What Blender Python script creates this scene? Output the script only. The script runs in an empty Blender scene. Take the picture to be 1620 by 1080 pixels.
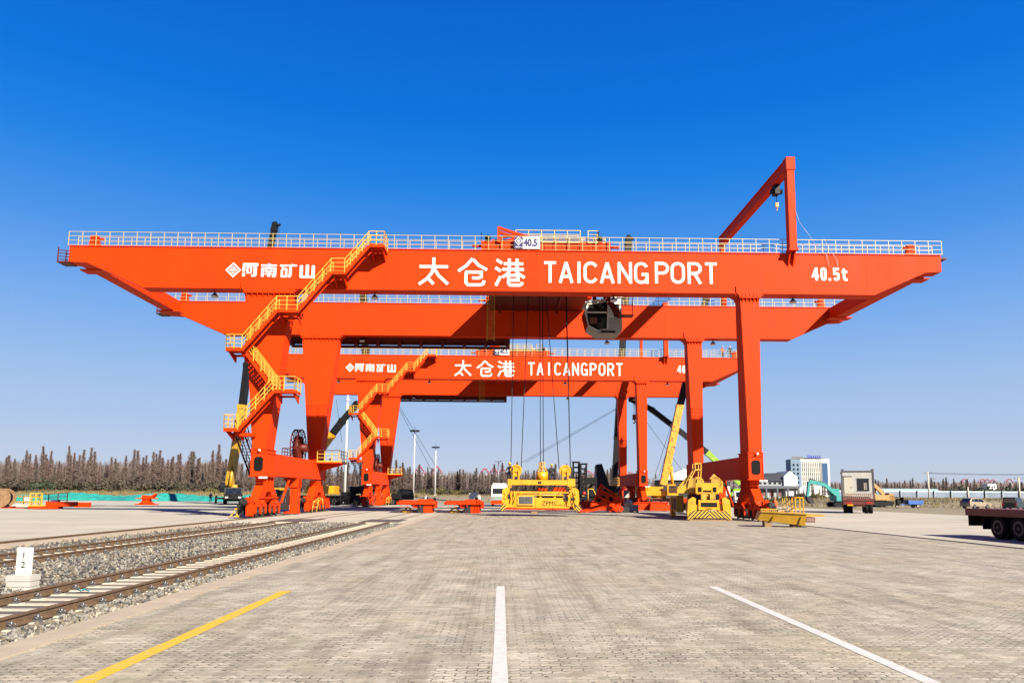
import bpy, math, random
from mathutils import Vector, Matrix
random.seed(11)
R = math.radians
sc = bpy.context.scene
COL = sc.collection

# ------------------------------------------------------------------ camera, sky, sun, exposure
F, CX, CY, H = 1150.0, 810.0, 645.0, 1.85
PITCH, ROLL = math.atan((781 - CY) / F), 0.0065
YAW = math.atan((810 - 794) / F)
_f = Vector((math.sin(YAW) * math.cos(PITCH), math.cos(YAW) * math.cos(PITCH), math.sin(PITCH)))
_r = Vector((math.cos(YAW), -math.sin(YAW), 0)); _u = _r.cross(_f)
_r, _u = math.cos(ROLL) * _r + math.sin(ROLL) * _u, math.cos(ROLL) * _u - math.sin(ROLL) * _r
cam = bpy.data.cameras.new('camera'); co = bpy.data.objects.new('camera', cam); COL.objects.link(co)
co.matrix_world = Matrix(((_r.x, _u.x, -_f.x, 0), (_r.y, _u.y, -_f.y, 0), (_r.z, _u.z, -_f.z, H), (0, 0, 0, 1)))
cam.sensor_width = 36; cam.lens = F * 36 / 1620; cam.shift_y = (CY - 540) / 1620
cam.clip_start = 0.1; cam.clip_end = 12000
sc.camera = co

SUN_AZ, SUN_EL = 38, 31.4                       # right of straight behind the camera
# colour of the clear winter sky against the sine of the height above the horizon
SKYTINT = [(0, (3.126, 3.5334, 4.2211)), (0.035, (2.985, 3.4572, 4.35)), (0.09, (2.3969, 3.1618, 4.5697)), (0.14, (1.9907, 2.985, 4.6593)), (0.24, (0.989, 2.2764, 4.8417)), (0.32, (0.367, 1.677, 4.6593)), (0.4, (0.0551, 1.2641, 4.4371)), (0.47, (0.0, 0.989, 4.2211)), (0.585, (0.0, 0.7217, 3.6888)), (1, (0.0, 0.03, 0.55))]
w = bpy.data.worlds.new('World'); sc.world = w; w.use_nodes = True
nt = w.node_tree; nt.nodes.clear()
sky = nt.nodes.new('ShaderNodeTexSky'); sky.sky_type = 'NISHITA'; sky.sun_disc = False
sky.sun_elevation = R(SUN_EL); sky.sun_rotation = R(180 - SUN_AZ); sky.altitude = 0
sky.air_density = 1.0; sky.dust_density = 0.6; sky.ozone_density = 3.0
tcw = nt.nodes.new('ShaderNodeTexCoord'); spw = nt.nodes.new('ShaderNodeSeparateXYZ'); nt.links.new(tcw.outputs['Generated'], spw.inputs[0])
cr = nt.nodes.new('ShaderNodeValToRGB'); nt.links.new(spw.outputs[2], cr.inputs[0])
for i, (p, c) in enumerate(SKYTINT):
    el = cr.color_ramp.elements[0] if i == 0 else cr.color_ramp.elements.new(p) if p < 1 else cr.color_ramp.elements[-1]
    el.position = p; el.color = (*c, 1)
hs = nt.nodes.new('ShaderNodeMix'); hs.data_type = 'RGBA'; hs.inputs[0].default_value = .97
bg = nt.nodes.new('ShaderNodeBackground'); bg.inputs['Strength'].default_value = 0.0543
wo = nt.nodes.new('ShaderNodeOutputWorld')
nt.links.new(sky.outputs[0], hs.inputs[6]); nt.links.new(cr.outputs[0], hs.inputs[7]); nt.links.new(hs.outputs[2], bg.inputs['Color']); nt.links.new(bg.outputs[0], wo.inputs[0])
sl = bpy.data.lights.new('sun', 'SUN'); sl.energy = 5.0; sl.angle = R(0.5); sl.color = (1.0, 0.90, 0.75)
so = bpy.data.objects.new('sun', sl); COL.objects.link(so)
sd = Vector((math.sin(R(SUN_AZ)) * math.cos(R(SUN_EL)), -math.cos(R(SUN_AZ)) * math.cos(R(SUN_EL)), math.sin(R(SUN_EL))))
so.rotation_euler = sd.to_track_quat('Z', 'Y').to_euler(); so.location = (40, -40, 60)
sc.view_settings.view_transform = 'Standard'; sc.view_settings.look = 'None'
sc.view_settings.exposure = 1.7; sc.view_settings.gamma = 1

# ------------------------------------------------------------------ helpers
def at(x, y, Y):                                 # the point of the photograph's pixel at depth Y
    v = _f + _r * ((x - CX) / F) - _u * ((y - CY) / F)
    return Vector((0, 0, H)) + v * (Y / v.y)
def tag(o, label=None, cat=None, group=None, kind=None):
    for k, v in (('label', label), ('category', cat), ('group', group), ('kind', kind)):
        if v: o[k] = v
    return o
def thing(name, label, cat, loc=(0, 0, 0), group=None, rz=0):
    o = bpy.data.objects.new(name, None); COL.objects.link(o); o.empty_display_size = .3
    o.location = loc; o.rotation_euler = (0, 0, rz)
    return tag(o, label, cat, group)
def copy_tree(o, parent=None):
    c = o.copy(); COL.objects.link(c); c.parent = parent
    for ch in o.children: copy_tree(ch, c)
    return c
class MB:
    def __init__(s, M=None): s.v = []; s.f = []; s.m = []; s.M = M; s.mi = 0; s.sm = []
    def add(s, vs, fs, smooth=False):
        b = len(s.v)
        for p in vs:
            p = Vector(p)
            s.v.append(s.M @ p if s.M else p)
        for q in fs: s.f.append([b + i for i in q]); s.m.append(s.mi); s.sm.append(smooth)
        return s
    def box(s, x0, x1, y0, y1, z0, z1):
        return s.hexa([(x0,y0,z0),(x1,y0,z0),(x1,y1,z0),(x0,y1,z0)], [(x0,y0,z1),(x1,y0,z1),(x1,y1,z1),(x0,y1,z1)])
    def hexa(s, lo, hi):
        return s.add(list(lo) + list(hi), [(3,2,1,0),(4,5,6,7),(0,1,5,4),(1,2,6,5),(2,3,7,6),(3,0,4,7)])
    def prism(s, poly, a, b, ax='y'):            # polygon (2 numbers per corner) pushed along an axis
        def q(p, t): return (p[0], t, p[1]) if ax == 'y' else ((t, p[0], p[1]) if ax == 'x' else (p[0], p[1], t))
        n = len(poly); ar = sum(poly[i][0]*poly[(i+1)%n][1]-poly[(i+1)%n][0]*poly[i][1] for i in range(n))
        if (ar > 0) == (ax == 'y'): pass
        else: poly = poly[::-1]
        if ax == 'x' : poly = poly
        vs = [q(p, min(a, b)) for p in poly] + [q(p, max(a, b)) for p in poly]
        fs = [tuple(range(n)), tuple(range(2*n-1, n-1, -1))] + [(i, i+n, (i+1) % n + n, (i+1) % n) for i in range(n)]
        return s.add(vs, fs)
    def beam(s, p, q, w, h=None, up=(0, 0, 1)):
        p, q = Vector(p), Vector(q); h = h or w; d = (q - p).normalized(); u = Vector(up)
        if abs(d.dot(u)) > .98: u = Vector((0, 1, 0))
        a = d.cross(u).normalized(); u = a.cross(d)
        a *= w / 2; u *= h / 2
        return s.hexa([p-a-u, p+a-u, q+a-u, q-a-u], [p-a+u, p+a+u, q+a+u, q-a+u])
    def tube(s, p, q, r0, r1=None, n=8, cap=True, smooth=True):
        p, q = Vector(p), Vector(q); r1 = r0 if r1 is None else r1; d = (q - p).normalized()
        u = Vector((0, 0, 1)) if abs(d.z) < .9 else Vector((1, 0, 0)); a = d.cross(u).normalized(); b = d.cross(a)
        vs = [p + (a*math.cos(t)+b*math.sin(t))*r0 for t in (2*math.pi*i/n for i in range(n))]
        vs += [q + (a*math.cos(t)+b*math.sin(t))*r1 for t in (2*math.pi*i/n for i in range(n))]
        s.add(vs, [(i, (i+1) % n, (i+1) % n + n, i+n) for i in range(n)], smooth)
        if cap:
            b0 = len(s.v) - 2*n
            s.f += [[b0+i for i in range(n-1, -1, -1)], [b0+n+i for i in range(n)]]; s.m += [s.mi]*2; s.sm += [False]*2
        return s
    def path(s, pts, r, n=5):
        for p, q in zip(pts[:-1], pts[1:]): s.tube(p, q, r, n=n)
        return s
    def ball(s, c, r, seg=10, rings=6, sx=1, sy=1, sz=1):
        c = Vector(c); vs = []; fs = []
        for i in range(rings+1):
            t = math.pi*i/rings
            for j in range(seg):
                a = 2*math.pi*j/seg; vs.append(c + Vector((sx*r*math.sin(t)*math.cos(a), sy*r*math.sin(t)*math.sin(a), sz*r*math.cos(t))))
        for i in range(rings):
            for j in range(seg): fs.append((i*seg+j, (i+1)*seg+j, (i+1)*seg+(j+1) % seg, i*seg+(j+1) % seg))
        return s.add(vs, fs, True)
    def ring(s, c, r0, r1, ax, t, n=24):         # flat hoop of thickness t along axis ax
        c = Vector(c); A = {'x': (Vector((0,1,0)), Vector((0,0,1)), Vector((1,0,0))), 'y': (Vector((1,0,0)), Vector((0,0,1)), Vector((0,1,0))), 'z': (Vector((1,0,0)), Vector((0,1,0)), Vector((0,0,1)))}[ax]
        vs = []
        for i in range(n):
            a = 2*math.pi*i/n; d = A[0]*math.cos(a)+A[1]*math.sin(a)
            vs += [c+d*r0-A[2]*t/2, c+d*r1-A[2]*t/2, c+d*r1+A[2]*t/2, c+d*r0+A[2]*t/2]
        fs = []
        for i in range(n):
            j = (i+1) % n
            for k in range(4): fs.append((4*i+k, 4*i+(k+1) % 4, 4*j+(k+1) % 4, 4*j+k))
        return s.add(vs, fs)
    def obj(s, name, mats, parent=None, loc=None):
        me = bpy.data.meshes.new(name); me.from_pydata([tuple(p) for p in s.v], [], s.f)
        mats = mats if isinstance(mats, (list, tuple)) else [mats]
        for m in mats: me.materials.append(m)
        me.polygons.foreach_set('material_index', s.m); me.polygons.foreach_set('use_smooth', s.sm)
        import bmesh
        bm = bmesh.new(); bm.from_mesh(me); bmesh.ops.recalc_face_normals(bm, faces=bm.faces); bm.to_mesh(me); bm.free()
        o = bpy.data.objects.new(name, me); COL.objects.link(o)
        if parent: o.parent = parent
        if loc: o.location = loc
        return o
def rail(mb, pts, h=1.08, bars=3, step=1.05, r=.026, top=True):
    """railing along a floor line; posts, a top rail and lower bars"""
    pts = [Vector(p) for p in pts]; Z = Vector((0, 0, h))
    for p, q in zip(pts[:-1], pts[1:]):
        n = max(1, round((q-p).length/step))
        for i in range(n+1):
            a = p + (q-p)*i/n; mb.beam(a, a+Z, r*2.2, r*2.2)
        for k in range(bars):
            z = Z*(1-k*.31); mb.beam(p+z, q+z, r*(2 if k == 0 else 1.5))
        if top: mb.beam(p+Vector((0,0,.06)), q+Vector((0,0,.06)), .012, .12)
def text_obj(body, x0, x1, z0, z1, y, matl, parent, name='lettering', offset=0.0, depth=.02, face='y'):
    c = bpy.data.curves.new('t', 'FONT'); c.body = body; c.extrude = .02; c.offset = offset
    t = bpy.data.objects.new('t', c); COL.objects.link(t); bpy.context.view_layer.update()
    me = bpy.data.meshes.new_from_object(t.evaluated_get(bpy.context.evaluated_depsgraph_get()))
    bpy.data.objects.remove(t); bpy.data.curves.remove(c)
    xs = [v.co.x for v in me.vertices]; ys = [v.co.y for v in me.vertices]
    ax, bx, ay, by = min(xs), max(xs), min(ys), max(ys)
    for v in me.vertices:
        X = x0 + (v.co.x-ax)/(bx-ax)*(x1-x0); Z = z0 + (v.co.y-ay)/(by-ay)*(z1-z0); D = -v.co.z/.02*depth/2
        v.co = (X, y+D, Z) if face == 'y' else ((y+D, -X, Z) if face == '-x' else (y-D, X, Z))
    me.materials.clear(); me.materials.append(matl); me.name = name
    for p in me.polygons: p.material_index = 0
    o = bpy.data.objects.new(name, me); COL.objects.link(o); o.parent = parent
    return o

# ------------------------------------------------------------------ materials
def nodes(m):
    m.use_nodes = True; t = m.node_tree; return t, t.nodes['Principled BSDF'], t.nodes, t.links
MATS = {}
def mat(name, col, rough=.5, metal=0, var=.12, scale=3.0, bump=0, bscale=20, spec=.5, alpha=None, dirt=None, dscale=.6, damt=.5, stretch=None):
    if name in MATS: return MATS[name]
    col = [q*.53 for q in col]; dirt = dirt and [q*.53 for q in dirt]
    m = bpy.data.materials.new(name); t, b, N, L = nodes(m)
    tc = N.new('ShaderNodeTexCoord'); mp = N.new('ShaderNodeMapping'); L.new(tc.outputs['Object'], mp.inputs[0])
    if stretch: mp.inputs['Scale'].default_value = stretch
    n1 = N.new('ShaderNodeTexNoise'); n1.inputs['Scale'].default_value = scale; n1.inputs['Detail'].default_value = 5; L.new(mp.outputs[0], n1.inputs['Vector'])
    rp = N.new('ShaderNodeMapRange'); rp.inputs[1].default_value = .3; rp.inputs[2].default_value = .7; rp.inputs[3].default_value = 1-var; rp.inputs[4].default_value = 1+var*.6
    L.new(n1.outputs[0], rp.inputs[0])
    mx = N.new('ShaderNodeMix'); mx.data_type = 'RGBA'; mx.blend_type = 'MULTIPLY'; mx.inputs[0].default_value = 1
    mx.inputs[6].default_value = (*col, 1); L.new(rp.outputs[0], mx.inputs[7])
    out = mx.outputs[2]
    if dirt:
        n2 = N.new('ShaderNodeTexNoise'); n2.inputs['Scale'].default_value = dscale; n2.inputs['Detail'].default_value = 8; n2.inputs['Roughness'].default_value = .65; L.new(mp.outputs[0], n2.inputs['Vector'])
        r2 = N.new('ShaderNodeMapRange'); r2.inputs[1].default_value = .52; r2.inputs[2].default_value = .66; r2.inputs[4].default_value = damt; L.new(n2.outputs[0], r2.inputs[0])
        m2 = N.new('ShaderNodeMix'); m2.data_type = 'RGBA'; L.new(r2.outputs[0], m2.inputs[0]); L.new(out, m2.inputs[6]); m2.inputs[7].default_value = (*dirt, 1); out = m2.outputs[2]
    L.new(out, b.inputs['Base Color'])
    rr = N.new('ShaderNodeMapRange'); rr.inputs[3].default_value = max(0, rough-.1); rr.inputs[4].default_value = min(1, rough+.12); L.new(n1.outputs[0], rr.inputs[0]); L.new(rr.outputs[0], b.inputs['Roughness'])
    b.inputs['Metallic'].default_value = metal; b.inputs['Specular IOR Level'].default_value = spec
    if bump:
        n3 = N.new('ShaderNodeTexNoise'); n3.inputs['Scale'].default_value = bscale; n3.inputs['Detail'].default_value = 6; L.new(mp.outputs[0], n3.inputs['Vector'])
        bp = N.new('ShaderNodeBump'); bp.inputs['Strength'].default_value = bump; bp.inputs['Distance'].default_value = .05; L.new(n3.outputs[0], bp.inputs['Height']); L.new(bp.outputs[0], b.inputs['Normal'])
    MATS[name] = m; return m
ORANGE = mat('orange_paint', (.86, .050, .0015), .58, var=.09, scale=.5, spec=.08, dirt=(.55, .04, .006), dscale=.55, damt=.3, stretch=(1, 1, .18), bump=.12, bscale=.9)
RUSTRED = mat('dark_red_paint_and_shade', (.13, .014, .008), .5, var=.2, spec=.2)
YRAIL = mat('yellow_rail_paint', (.85, .47, .05), .45, var=.1)
LITRAIL = mat('sunlit_yellow_rail_paint', (.62, .48, .19), .45, var=.08)  # yellow rail paint made paler, strong sunlight put into its colour
YELLOW = mat('yellow_paint', (.86, .385, .002), .4, var=.12, scale=1.5, dirt=(.35, .2, .03), dscale=1.2, damt=.35)
OLDYEL2 = mat('speckled_yellow_paint', (.82, .36, .003), .45, var=.1, dirt=(.02, .014, .01), dscale=2.2, damt=1.0, scale=2)
OLDYEL = mat('worn_yellow_paint', (.62, .34, .015), .5, var=.25, scale=2, dirt=(.12, .07, .02), dscale=1.6, damt=.6)
WHITE = mat('white_paint', (.80, .80, .78), .45, var=.06)
LETTER = mat('white_lettering_paint', (.88, .88, .87), .5, var=.03)
OFFW = mat('grey_white_panel', (.60, .60, .56), .5, var=.1, dirt=(.35, .32, .27), damt=.4)
BLACK = mat('black_rubber', (.006, .006, .0065), .75, var=.3, spec=.12)
DARK = mat('black_steel', (.009, .009, .011), .5, var=.25, spec=.15)
NAVY = mat('navy_steel', (.010, .013, .028), .45, var=.2, spec=.15)
GREY = mat('grey_steel', (.22, .22, .22), .4, .6, var=.2)
DGREY = mat('dark_grey_steel', (.035, .034, .034), .55, .0, var=.25, spec=.2)
GLASS = mat('dark_glass', (.01, .013, .018), .08, var=.1, spec=.8)
BLUEGL = mat('blue_glass', (.05, .12, .25), .1, var=.2, spec=.8)
BLUE = mat('royal_blue', (.004, .006, .11), .45, var=.08)
TEAL = mat('teal_paint', (.015, .33, .30), .45, var=.15)
GREEN = mat('lime_green_paint', (.26, .46, .03), .4, var=.15)
ROPE = mat('wire_rope', (.05, .055, .06), .5, .5, var=.2)
SKIN = mat('skin', (.5, .28, .19), .6)
RUST = mat('rail_rust', (.185, .115, .062), .65, .1, var=.35, scale=8, dirt=(.05, .03, .02), dscale=4)
RAILTOP = mat('rail_head_steel', (.14, .085, .05), .4, .5, var=.2)
CONC = mat('sleeper_concrete', (.72, .64, .51), .85, var=.18, scale=4, bump=.25, bscale=30, dirt=(.28, .22, .15), dscale=2, damt=.5)
WOOD = mat('drum_wood', (.30, .17, .075), .8, var=.3, scale=4)
SANDY = mat('sandy_kerb_concrete', (.52, .43, .32), .9, var=.14, scale=2, bump=.2, bscale=40, dirt=(.38, .33, .27), dscale=1.3)
BARK = mat('bare_bark', (.13, .095, .08), .9, var=.3)
TWIG = mat('bare_twigs', (.22, .148, .125), .9, var=.35, scale=.4)
TWIGG = mat('grey_twigs', (.21, .16, .138), .9, var=.35, scale=.4)
BUSHG = mat('evergreen_leaves', (.035, .06, .02), .8, var=.5, scale=1.2)
BUSHB = mat('brown_scrub', (.075, .058, .035), .9, var=.5, scale=1.2)
BUSHY = mat('olive_scrub', (.17, .14, .035), .9, var=.4, scale=1.2)
DRYG = mat('dry_grass', (.33, .24, .10), .9, var=.5, scale=.8)
FTEAL = mat('teal_netting', (.015, .36, .31), .7, var=.3, scale=1.2, bump=.5, bscale=4)
BRED = mat('brown_red_metal', (.18, .04, .03), .6, var=.3, dirt=(.06, .03, .02))
RED = mat('red_plastic', (.6, .02, .015), .45)
LAMP = mat('lamp_glass', (.85, .86, .85), .25)

def hazard_mat():
    m = bpy.data.materials.new('hazard_stripes'); t, b, N, L = nodes(m)
    tc = N.new('ShaderNodeTexCoord'); sp = N.new('ShaderNodeSeparateXYZ'); L.new(tc.outputs['Object'], sp.inputs[0])
    ab = N.new('ShaderNodeMath'); ab.operation = 'ABSOLUTE'; L.new(sp.outputs[0], ab.inputs[0])
    a = N.new('ShaderNodeMath'); a.operation = 'ADD'; L.new(ab.outputs[0], a.inputs[0]); L.new(sp.outputs[2], a.inputs[1])
    mu = N.new('ShaderNodeMath'); mu.operation = 'MULTIPLY'; mu.inputs[1].default_value = 3.7; L.new(a.outputs[0], mu.inputs[0])
    fr = N.new('ShaderNodeMath'); fr.operation = 'FRACT'; L.new(mu.outputs[0], fr.inputs[0])
    gt = N.new('ShaderNodeMath'); gt.operation = 'GREATER_THAN'; gt.inputs[1].default_value = .46; L.new(fr.outputs[0], gt.inputs[0])
    mx = N.new('ShaderNodeMix'); mx.data_type = 'RGBA'; L.new(gt.outputs[0], mx.inputs[0]); mx.inputs[6].default_value = (.46, .24, .004, 1); mx.inputs[7].default_value = (.006, .005, .004, 1)
    L.new(mx.outputs[2], b.inputs['Base Color']); b.inputs['Roughness'].default_value = .5
    return m
HAZ = hazard_mat()

def paving_mat():
    m = bpy.data.materials.new('interlocking_pavers'); t, b, N, L = nodes(m)
    def mth(op, a, c=None, d=None):
        n = N.new('ShaderNodeMath'); n.operation = op
        for i, q in enumerate((a, c, d)):
            if q is None: continue
            if isinstance(q, (int, float)): n.inputs[i].default_value = q
            else: L.new(q, n.inputs[i])
        return n.outputs[0]
    tc = N.new('ShaderNodeTexCoord'); sp = N.new('ShaderNodeSeparateXYZ'); L.new(tc.outputs['Object'], sp.inputs[0])
    x, y = sp.outputs[0], sp.outputs[1]
    zx = mth('MULTIPLY', mth('PINGPONG', mth('ADD', x, 500.0), .056), .62)      # zig-zag long edges
    zy = mth('MULTIPLY', mth('PINGPONG', mth('ADD', y, 500.0), .056), .3)
    cb = N.new('ShaderNodeCombineXYZ'); L.new(mth('ADD', x, zy), cb.inputs[0]); L.new(mth('ADD', y, zx), cb.inputs[1])
    br = N.new('ShaderNodeTexBrick'); br.offset = .5; br.inputs['Scale'].default_value = 1
    br.inputs['Brick Width'].default_value = .224; br.inputs['Row Height'].default_value = .112; br.inputs['Mortar Size'].default_value = .0075; br.inputs['Mortar Smooth'].default_value = .25
    br.inputs['Color1'].default_value = (0.25, .25, .25, 1); br.inputs['Color2'].default_value = (.75, .75, .75, 1); br.inputs['Mortar'].default_value = (.5, .5, .5, 1); br.inputs['Bias'].default_value = 0
    L.new(cb.outputs[0], br.inputs['Vector'])
    def noise(sc_, det=5, rough=.55, vec=None):
        n = N.new('ShaderNodeTexNoise'); n.inputs['Scale'].default_value = sc_; n.inputs['Detail'].default_value = det; n.inputs['Roughness'].default_value = rough
        L.new(vec or tc.outputs['Object'], n.inputs['Vector']); return n
    def ramp(f, lo, hi, a, c):
        n = N.new('ShaderNodeMapRange'); L.new(f, n.inputs[0])
        for i, q in enumerate((lo, hi, a, c)): n.inputs[i+1].default_value = q
        return n.outputs[0]
    def mix(f, a, c, bt='MIX'):
        n = N.new('ShaderNodeMix'); n.data_type = 'RGBA'; n.blend_type = bt
        for i, q in ((0, f), (6, a), (7, c)):
            if isinstance(q, (int, float)): n.inputs[i].default_value = q
            elif isinstance(q, tuple): n.inputs[i].default_value = (*q, 1)
            else: L.new(q, n.inputs[i])
        return n.outputs[2]
    n1 = noise(.9, 6, .6); n2 = noise(2.6, 5); n3 = noise(.35, 4); n4 = noise(28, 4, .7)
    mp = N.new('ShaderNodeMapping'); mp.inputs['Scale'].default_value = (1.6, .16, 1); mp.inputs['Rotation'].default_value = (0, 0, R(4)); L.new(tc.outputs['Object'], mp.inputs[0])
    n5 = noise(1.5, 6, .65, mp.outputs[0])                                       # tyre-swept streaks along the lane
    n6 = noise(1.4, 3, .5)
    c = mix(ramp(n1.outputs[0], .38, .64, 0, 1), (.235, .213, .172), (.325, .298, .245))
    c = mix(ramp(n3.outputs[0], .5, .62, 0, .55), c, (.27, .23, .165))
    c = mix(ramp(n6.outputs[0], .57, .7, 0, .55), c, (.215, .22, .135))
    c = mix(ramp(noise(.7, 5).outputs[0], .58, .72, 0, .6), c, (.21, .205, .20))
    c = mix(ramp(n2.outputs[0], .58, .74, 0, .6), c, (.36, .31, .225))
    c = mix(ramp(n5.outputs[0], .48, .66, 0, .6), c, (.15, .13, .10))
    mp2 = N.new('ShaderNodeMapping'); mp2.inputs['Scale'].default_value = (1, .05, 1); mp2.inputs['Rotation'].default_value = (0, 0, R(-12)); L.new(tc.outputs['Object'], mp2.inputs[0])
    c = mix(ramp(noise(3.2, 4, .6, mp2.outputs[0]).outputs[0], .56, .68, 0, .42), c, (.14, .122, .097))     # turning tyre marks
    c = mix(ramp(noise(.42, 2, .3).outputs[0], .69, .74, 0, .6), c, (.10, .09, .075))                     # oil stains
    sepb = N.new('ShaderNodeSeparateColor'); L.new(br.outputs['Color'], sepb.inputs[0])
    c = mix(1.0, c, ramp(sepb.outputs[0], .25, .75, .8, 1.15), 'MULTIPLY')
    c = mix(1.0, c, ramp(n4.outputs[0], .3, .7, .88, 1.08), 'MULTIPLY')
    # joints: dark soil, in places filled with pale sand
    jc = mix(ramp(noise(1.1, 4).outputs[0], .42, .6, 0, 1), (0.0512, 0.0409, 0.0256), (0.3172, 0.2711, 0.1944))
    c = mix(mth('MULTIPLY', br.outputs['Fac'], .9), c, jc)
    # small dark corner gaps between the stones
    dx = mth('ABSOLUTE', mth('SUBTRACT', mth('FRACT', mth('DIVIDE', mth('ADD', x, 500.05), .224)), .5))
    dy = mth('ABSOLUTE', mth('SUBTRACT', mth('FRACT', mth('DIVIDE', mth('ADD', y, 500.0), .224)), .5))
    dot = mth('LESS_THAN', mth('ADD', mth('MULTIPLY', dx, dx), mth('MULTIPLY', dy, dy)), .010)
    dot = mth('MULTIPLY', dot, ramp(noise(3.7, 3).outputs[0], .46, .6, .0, .85))
    c = mix(dot, c, (0.046, 0.0384, 0.0282))
    L.new(c, b.inputs['Base Color']); b.inputs['Roughness'].default_value = .85; b.inputs['Specular IOR Level'].default_value = .25
    h = mth('ADD', mth('MULTIPLY', br.outputs['Fac'], -1.0), mth('MULTIPLY', n4.outputs[0], .35))
    h = mth('ADD', h, mth('MULTIPLY', sepb.outputs[0], .5)); h = mth('SUBTRACT', h, dot)
    bp = N.new('ShaderNodeBump'); bp.inputs['Strength'].default_value = 1.0; bp.inputs['Distance'].default_value = .02; L.new(h, bp.inputs['Height']); L.new(bp.outputs[0], b.inputs['Normal'])
    return m
def concrete_mat(name, c1, c2, c3, sx=.3):
    m = bpy.data.materials.new(name); t, b, N, L = nodes(m)
    tc = N.new('ShaderNodeTexCoord'); mp = N.new('ShaderNodeMapping'); mp.inputs['Scale'].default_value = (.35, 1, 1); L.new(tc.outputs['Object'], mp.inputs[0])
    def noise(s, d, v):
        n = N.new('ShaderNodeTexNoise'); n.inputs['Scale'].default_value = s; n.inputs['Detail'].default_value = d; n.inputs['Roughness'].default_value = .62; L.new(v, n.inputs['Vector']); return n.outputs[0]
    def ramp(f, lo, hi, a, c):
        n = N.new('ShaderNodeMapRange'); L.new(f, n.inputs[0])
        for i, q in enumerate((lo, hi, a, c)): n.inputs[i+1].default_value = q
        return n.outputs[0]
    def mix(f, a, c):
        n = N.new('ShaderNodeMix'); n.data_type = 'RGBA'; L.new(f, n.inputs[0])
        for i, q in ((6, a), (7, c)):
            if isinstance(q, tuple): n.inputs[i].default_value = (*q, 1)
            else: L.new(q, n.inputs[i])
        return n.outputs[2]
    c = mix(ramp(noise(.25, 7, mp.outputs[0]), .38, .62, 0, 1), c1, c2)
    c = mix(ramp(noise(.9, 6, mp.outputs[0]), .52, .72, 0, .7), c, c3)
    c = mix(ramp(noise(9, 5, tc.outputs['Object']), .5, .75, 0, .3), c, c3)
    L.new(c, b.inputs['Base Color']); b.inputs['Roughness'].default_value = .9; b.inputs['Specular IOR Level'].default_value = .2
    bp = N.new('ShaderNodeBump'); bp.inputs['Strength'].default_value = .3; bp.inputs['Distance'].default_value = .03; L.new(noise(6, 8, tc.outputs['Object']), bp.inputs['Height']); L.new(bp.outputs[0], b.inputs['Normal'])
    return m
PAVE = paving_mat()
CONCRETE = concrete_mat('worn_concrete', (0.266, 0.2481, 0.2046), (0.3172, 0.2967, 0.2481), (0.1995, 0.1867, 0.1535))
EARTH = concrete_mat('dry_earth', (0.1535, 0.1279, 0.087), (0.1944, 0.1637, 0.1125), (0.087, 0.0691, 0.046))
BALL = concrete_mat('ballast_bed', (0.087, 0.0793, 0.0691), (0.1279, 0.1151, 0.0972), (0.0512, 0.046, 0.0409))
def marking_mat(name, col, wear):
    m = bpy.data.materials.new(name); t, b, N, L = nodes(m)
    tc = N.new('ShaderNodeTexCoord'); n = N.new('ShaderNodeTexNoise'); n.inputs['Scale'].default_value = 7; n.inputs['Detail'].default_value = 8; n.inputs['Roughness'].default_value = .7; L.new(tc.outputs['Object'], n.inputs[0])
    r = N.new('ShaderNodeMapRange'); r.inputs[1].default_value = .5; r.inputs[2].default_value = .68; r.inputs[4].default_value = wear; L.new(n.outputs[0], r.inputs[0])
    mx = N.new('ShaderNodeMix'); mx.data_type = 'RGBA'; L.new(r.outputs[0], mx.inputs[0]); mx.inputs[6].default_value = (*col, 1); mx.inputs[7].default_value = (.25, .23, .2, 1)
    L.new(mx.outputs[2], b.inputs['Base Color']); b.inputs['Roughness'].default_value = .7
    w_ = N.new('ShaderNodeTexWave'); w_.bands_direction = 'Y'; w_.inputs['Scale'].default_value = 2.8; w_.inputs['Distortion'].default_value = 1; L.new(tc.outputs['Object'], w_.inputs[0])
    bp = N.new('ShaderNodeBump'); bp.inputs['Strength'].default_value = .25; bp.inputs['Distance'].default_value = .01; L.new(w_.outputs[1], bp.inputs['Height']); L.new(bp.outputs[0], b.inputs['Normal'])
    return m
MWHITE = marking_mat('white_road_paint', (0.399, 0.3888, 0.3683), .6)
MYEL = marking_mat('yellow_road_paint', (0.4222, 0.268, 0.0049), .5)

# ------------------------------------------------------------------ ground
def struct(name, mb, m):
    return tag(mb.obj(name, m), kind='structure')
def sstep(a, b, x):
    t = min(1, max(0, (x-a)/(b-a))); return t*t*(3-2*t)
def terrain_z(x, y):
    if -93 < x < 47 and -30 < y < 151: return -.35
    z = -.05 + 1.3*sstep(152, 185, y)
    # rough spoil bank on the right behind the vehicles
    z += sstep(50, 62, x)*sstep(124, 132, y)*(1-sstep(150, 165, y))*(.9 + .35*math.sin(x*.31)+.25*math.sin(x*.83+y*.4))
    return z
mb = MB()
xs = [-6000, -2500, -900, -400, -200, -120, -94, -92.9] + [-80+10*i for i in range(12)] + [46.9, 47.1] + [50+2*i for i in range(50)] + [160, 200, 300, 500, 1000, 2500, 6000]
ys = [-300, -60, -31, -29] + [0, 50, 100, 110] + [118+2*i for i in range(16)] + [150.9, 151.1] + [153+3*i for i in range(14)] + [220, 300, 500, 900, 2000, 4000, 9000]
for y in ys:
    for x in xs: mb.v.append(Vector((x, y, terrain_z(x, y))))
n = len(xs)
for j in range(len(ys)-1):
    for i in range(n-1): mb.f.append([j*n+i, j*n+i+1, (j+1)*n+i+1, (j+1)*n+i]); mb.m.append(0); mb.sm.append(True)
struct('ground', mb, EARTH)
XC, XCR = -17.7, 18.95                                     # the two crane rails
struct('paver_pavement', MB().box(-5.5, 18.6, -6, 75, -.35, 0), PAVE)
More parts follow.
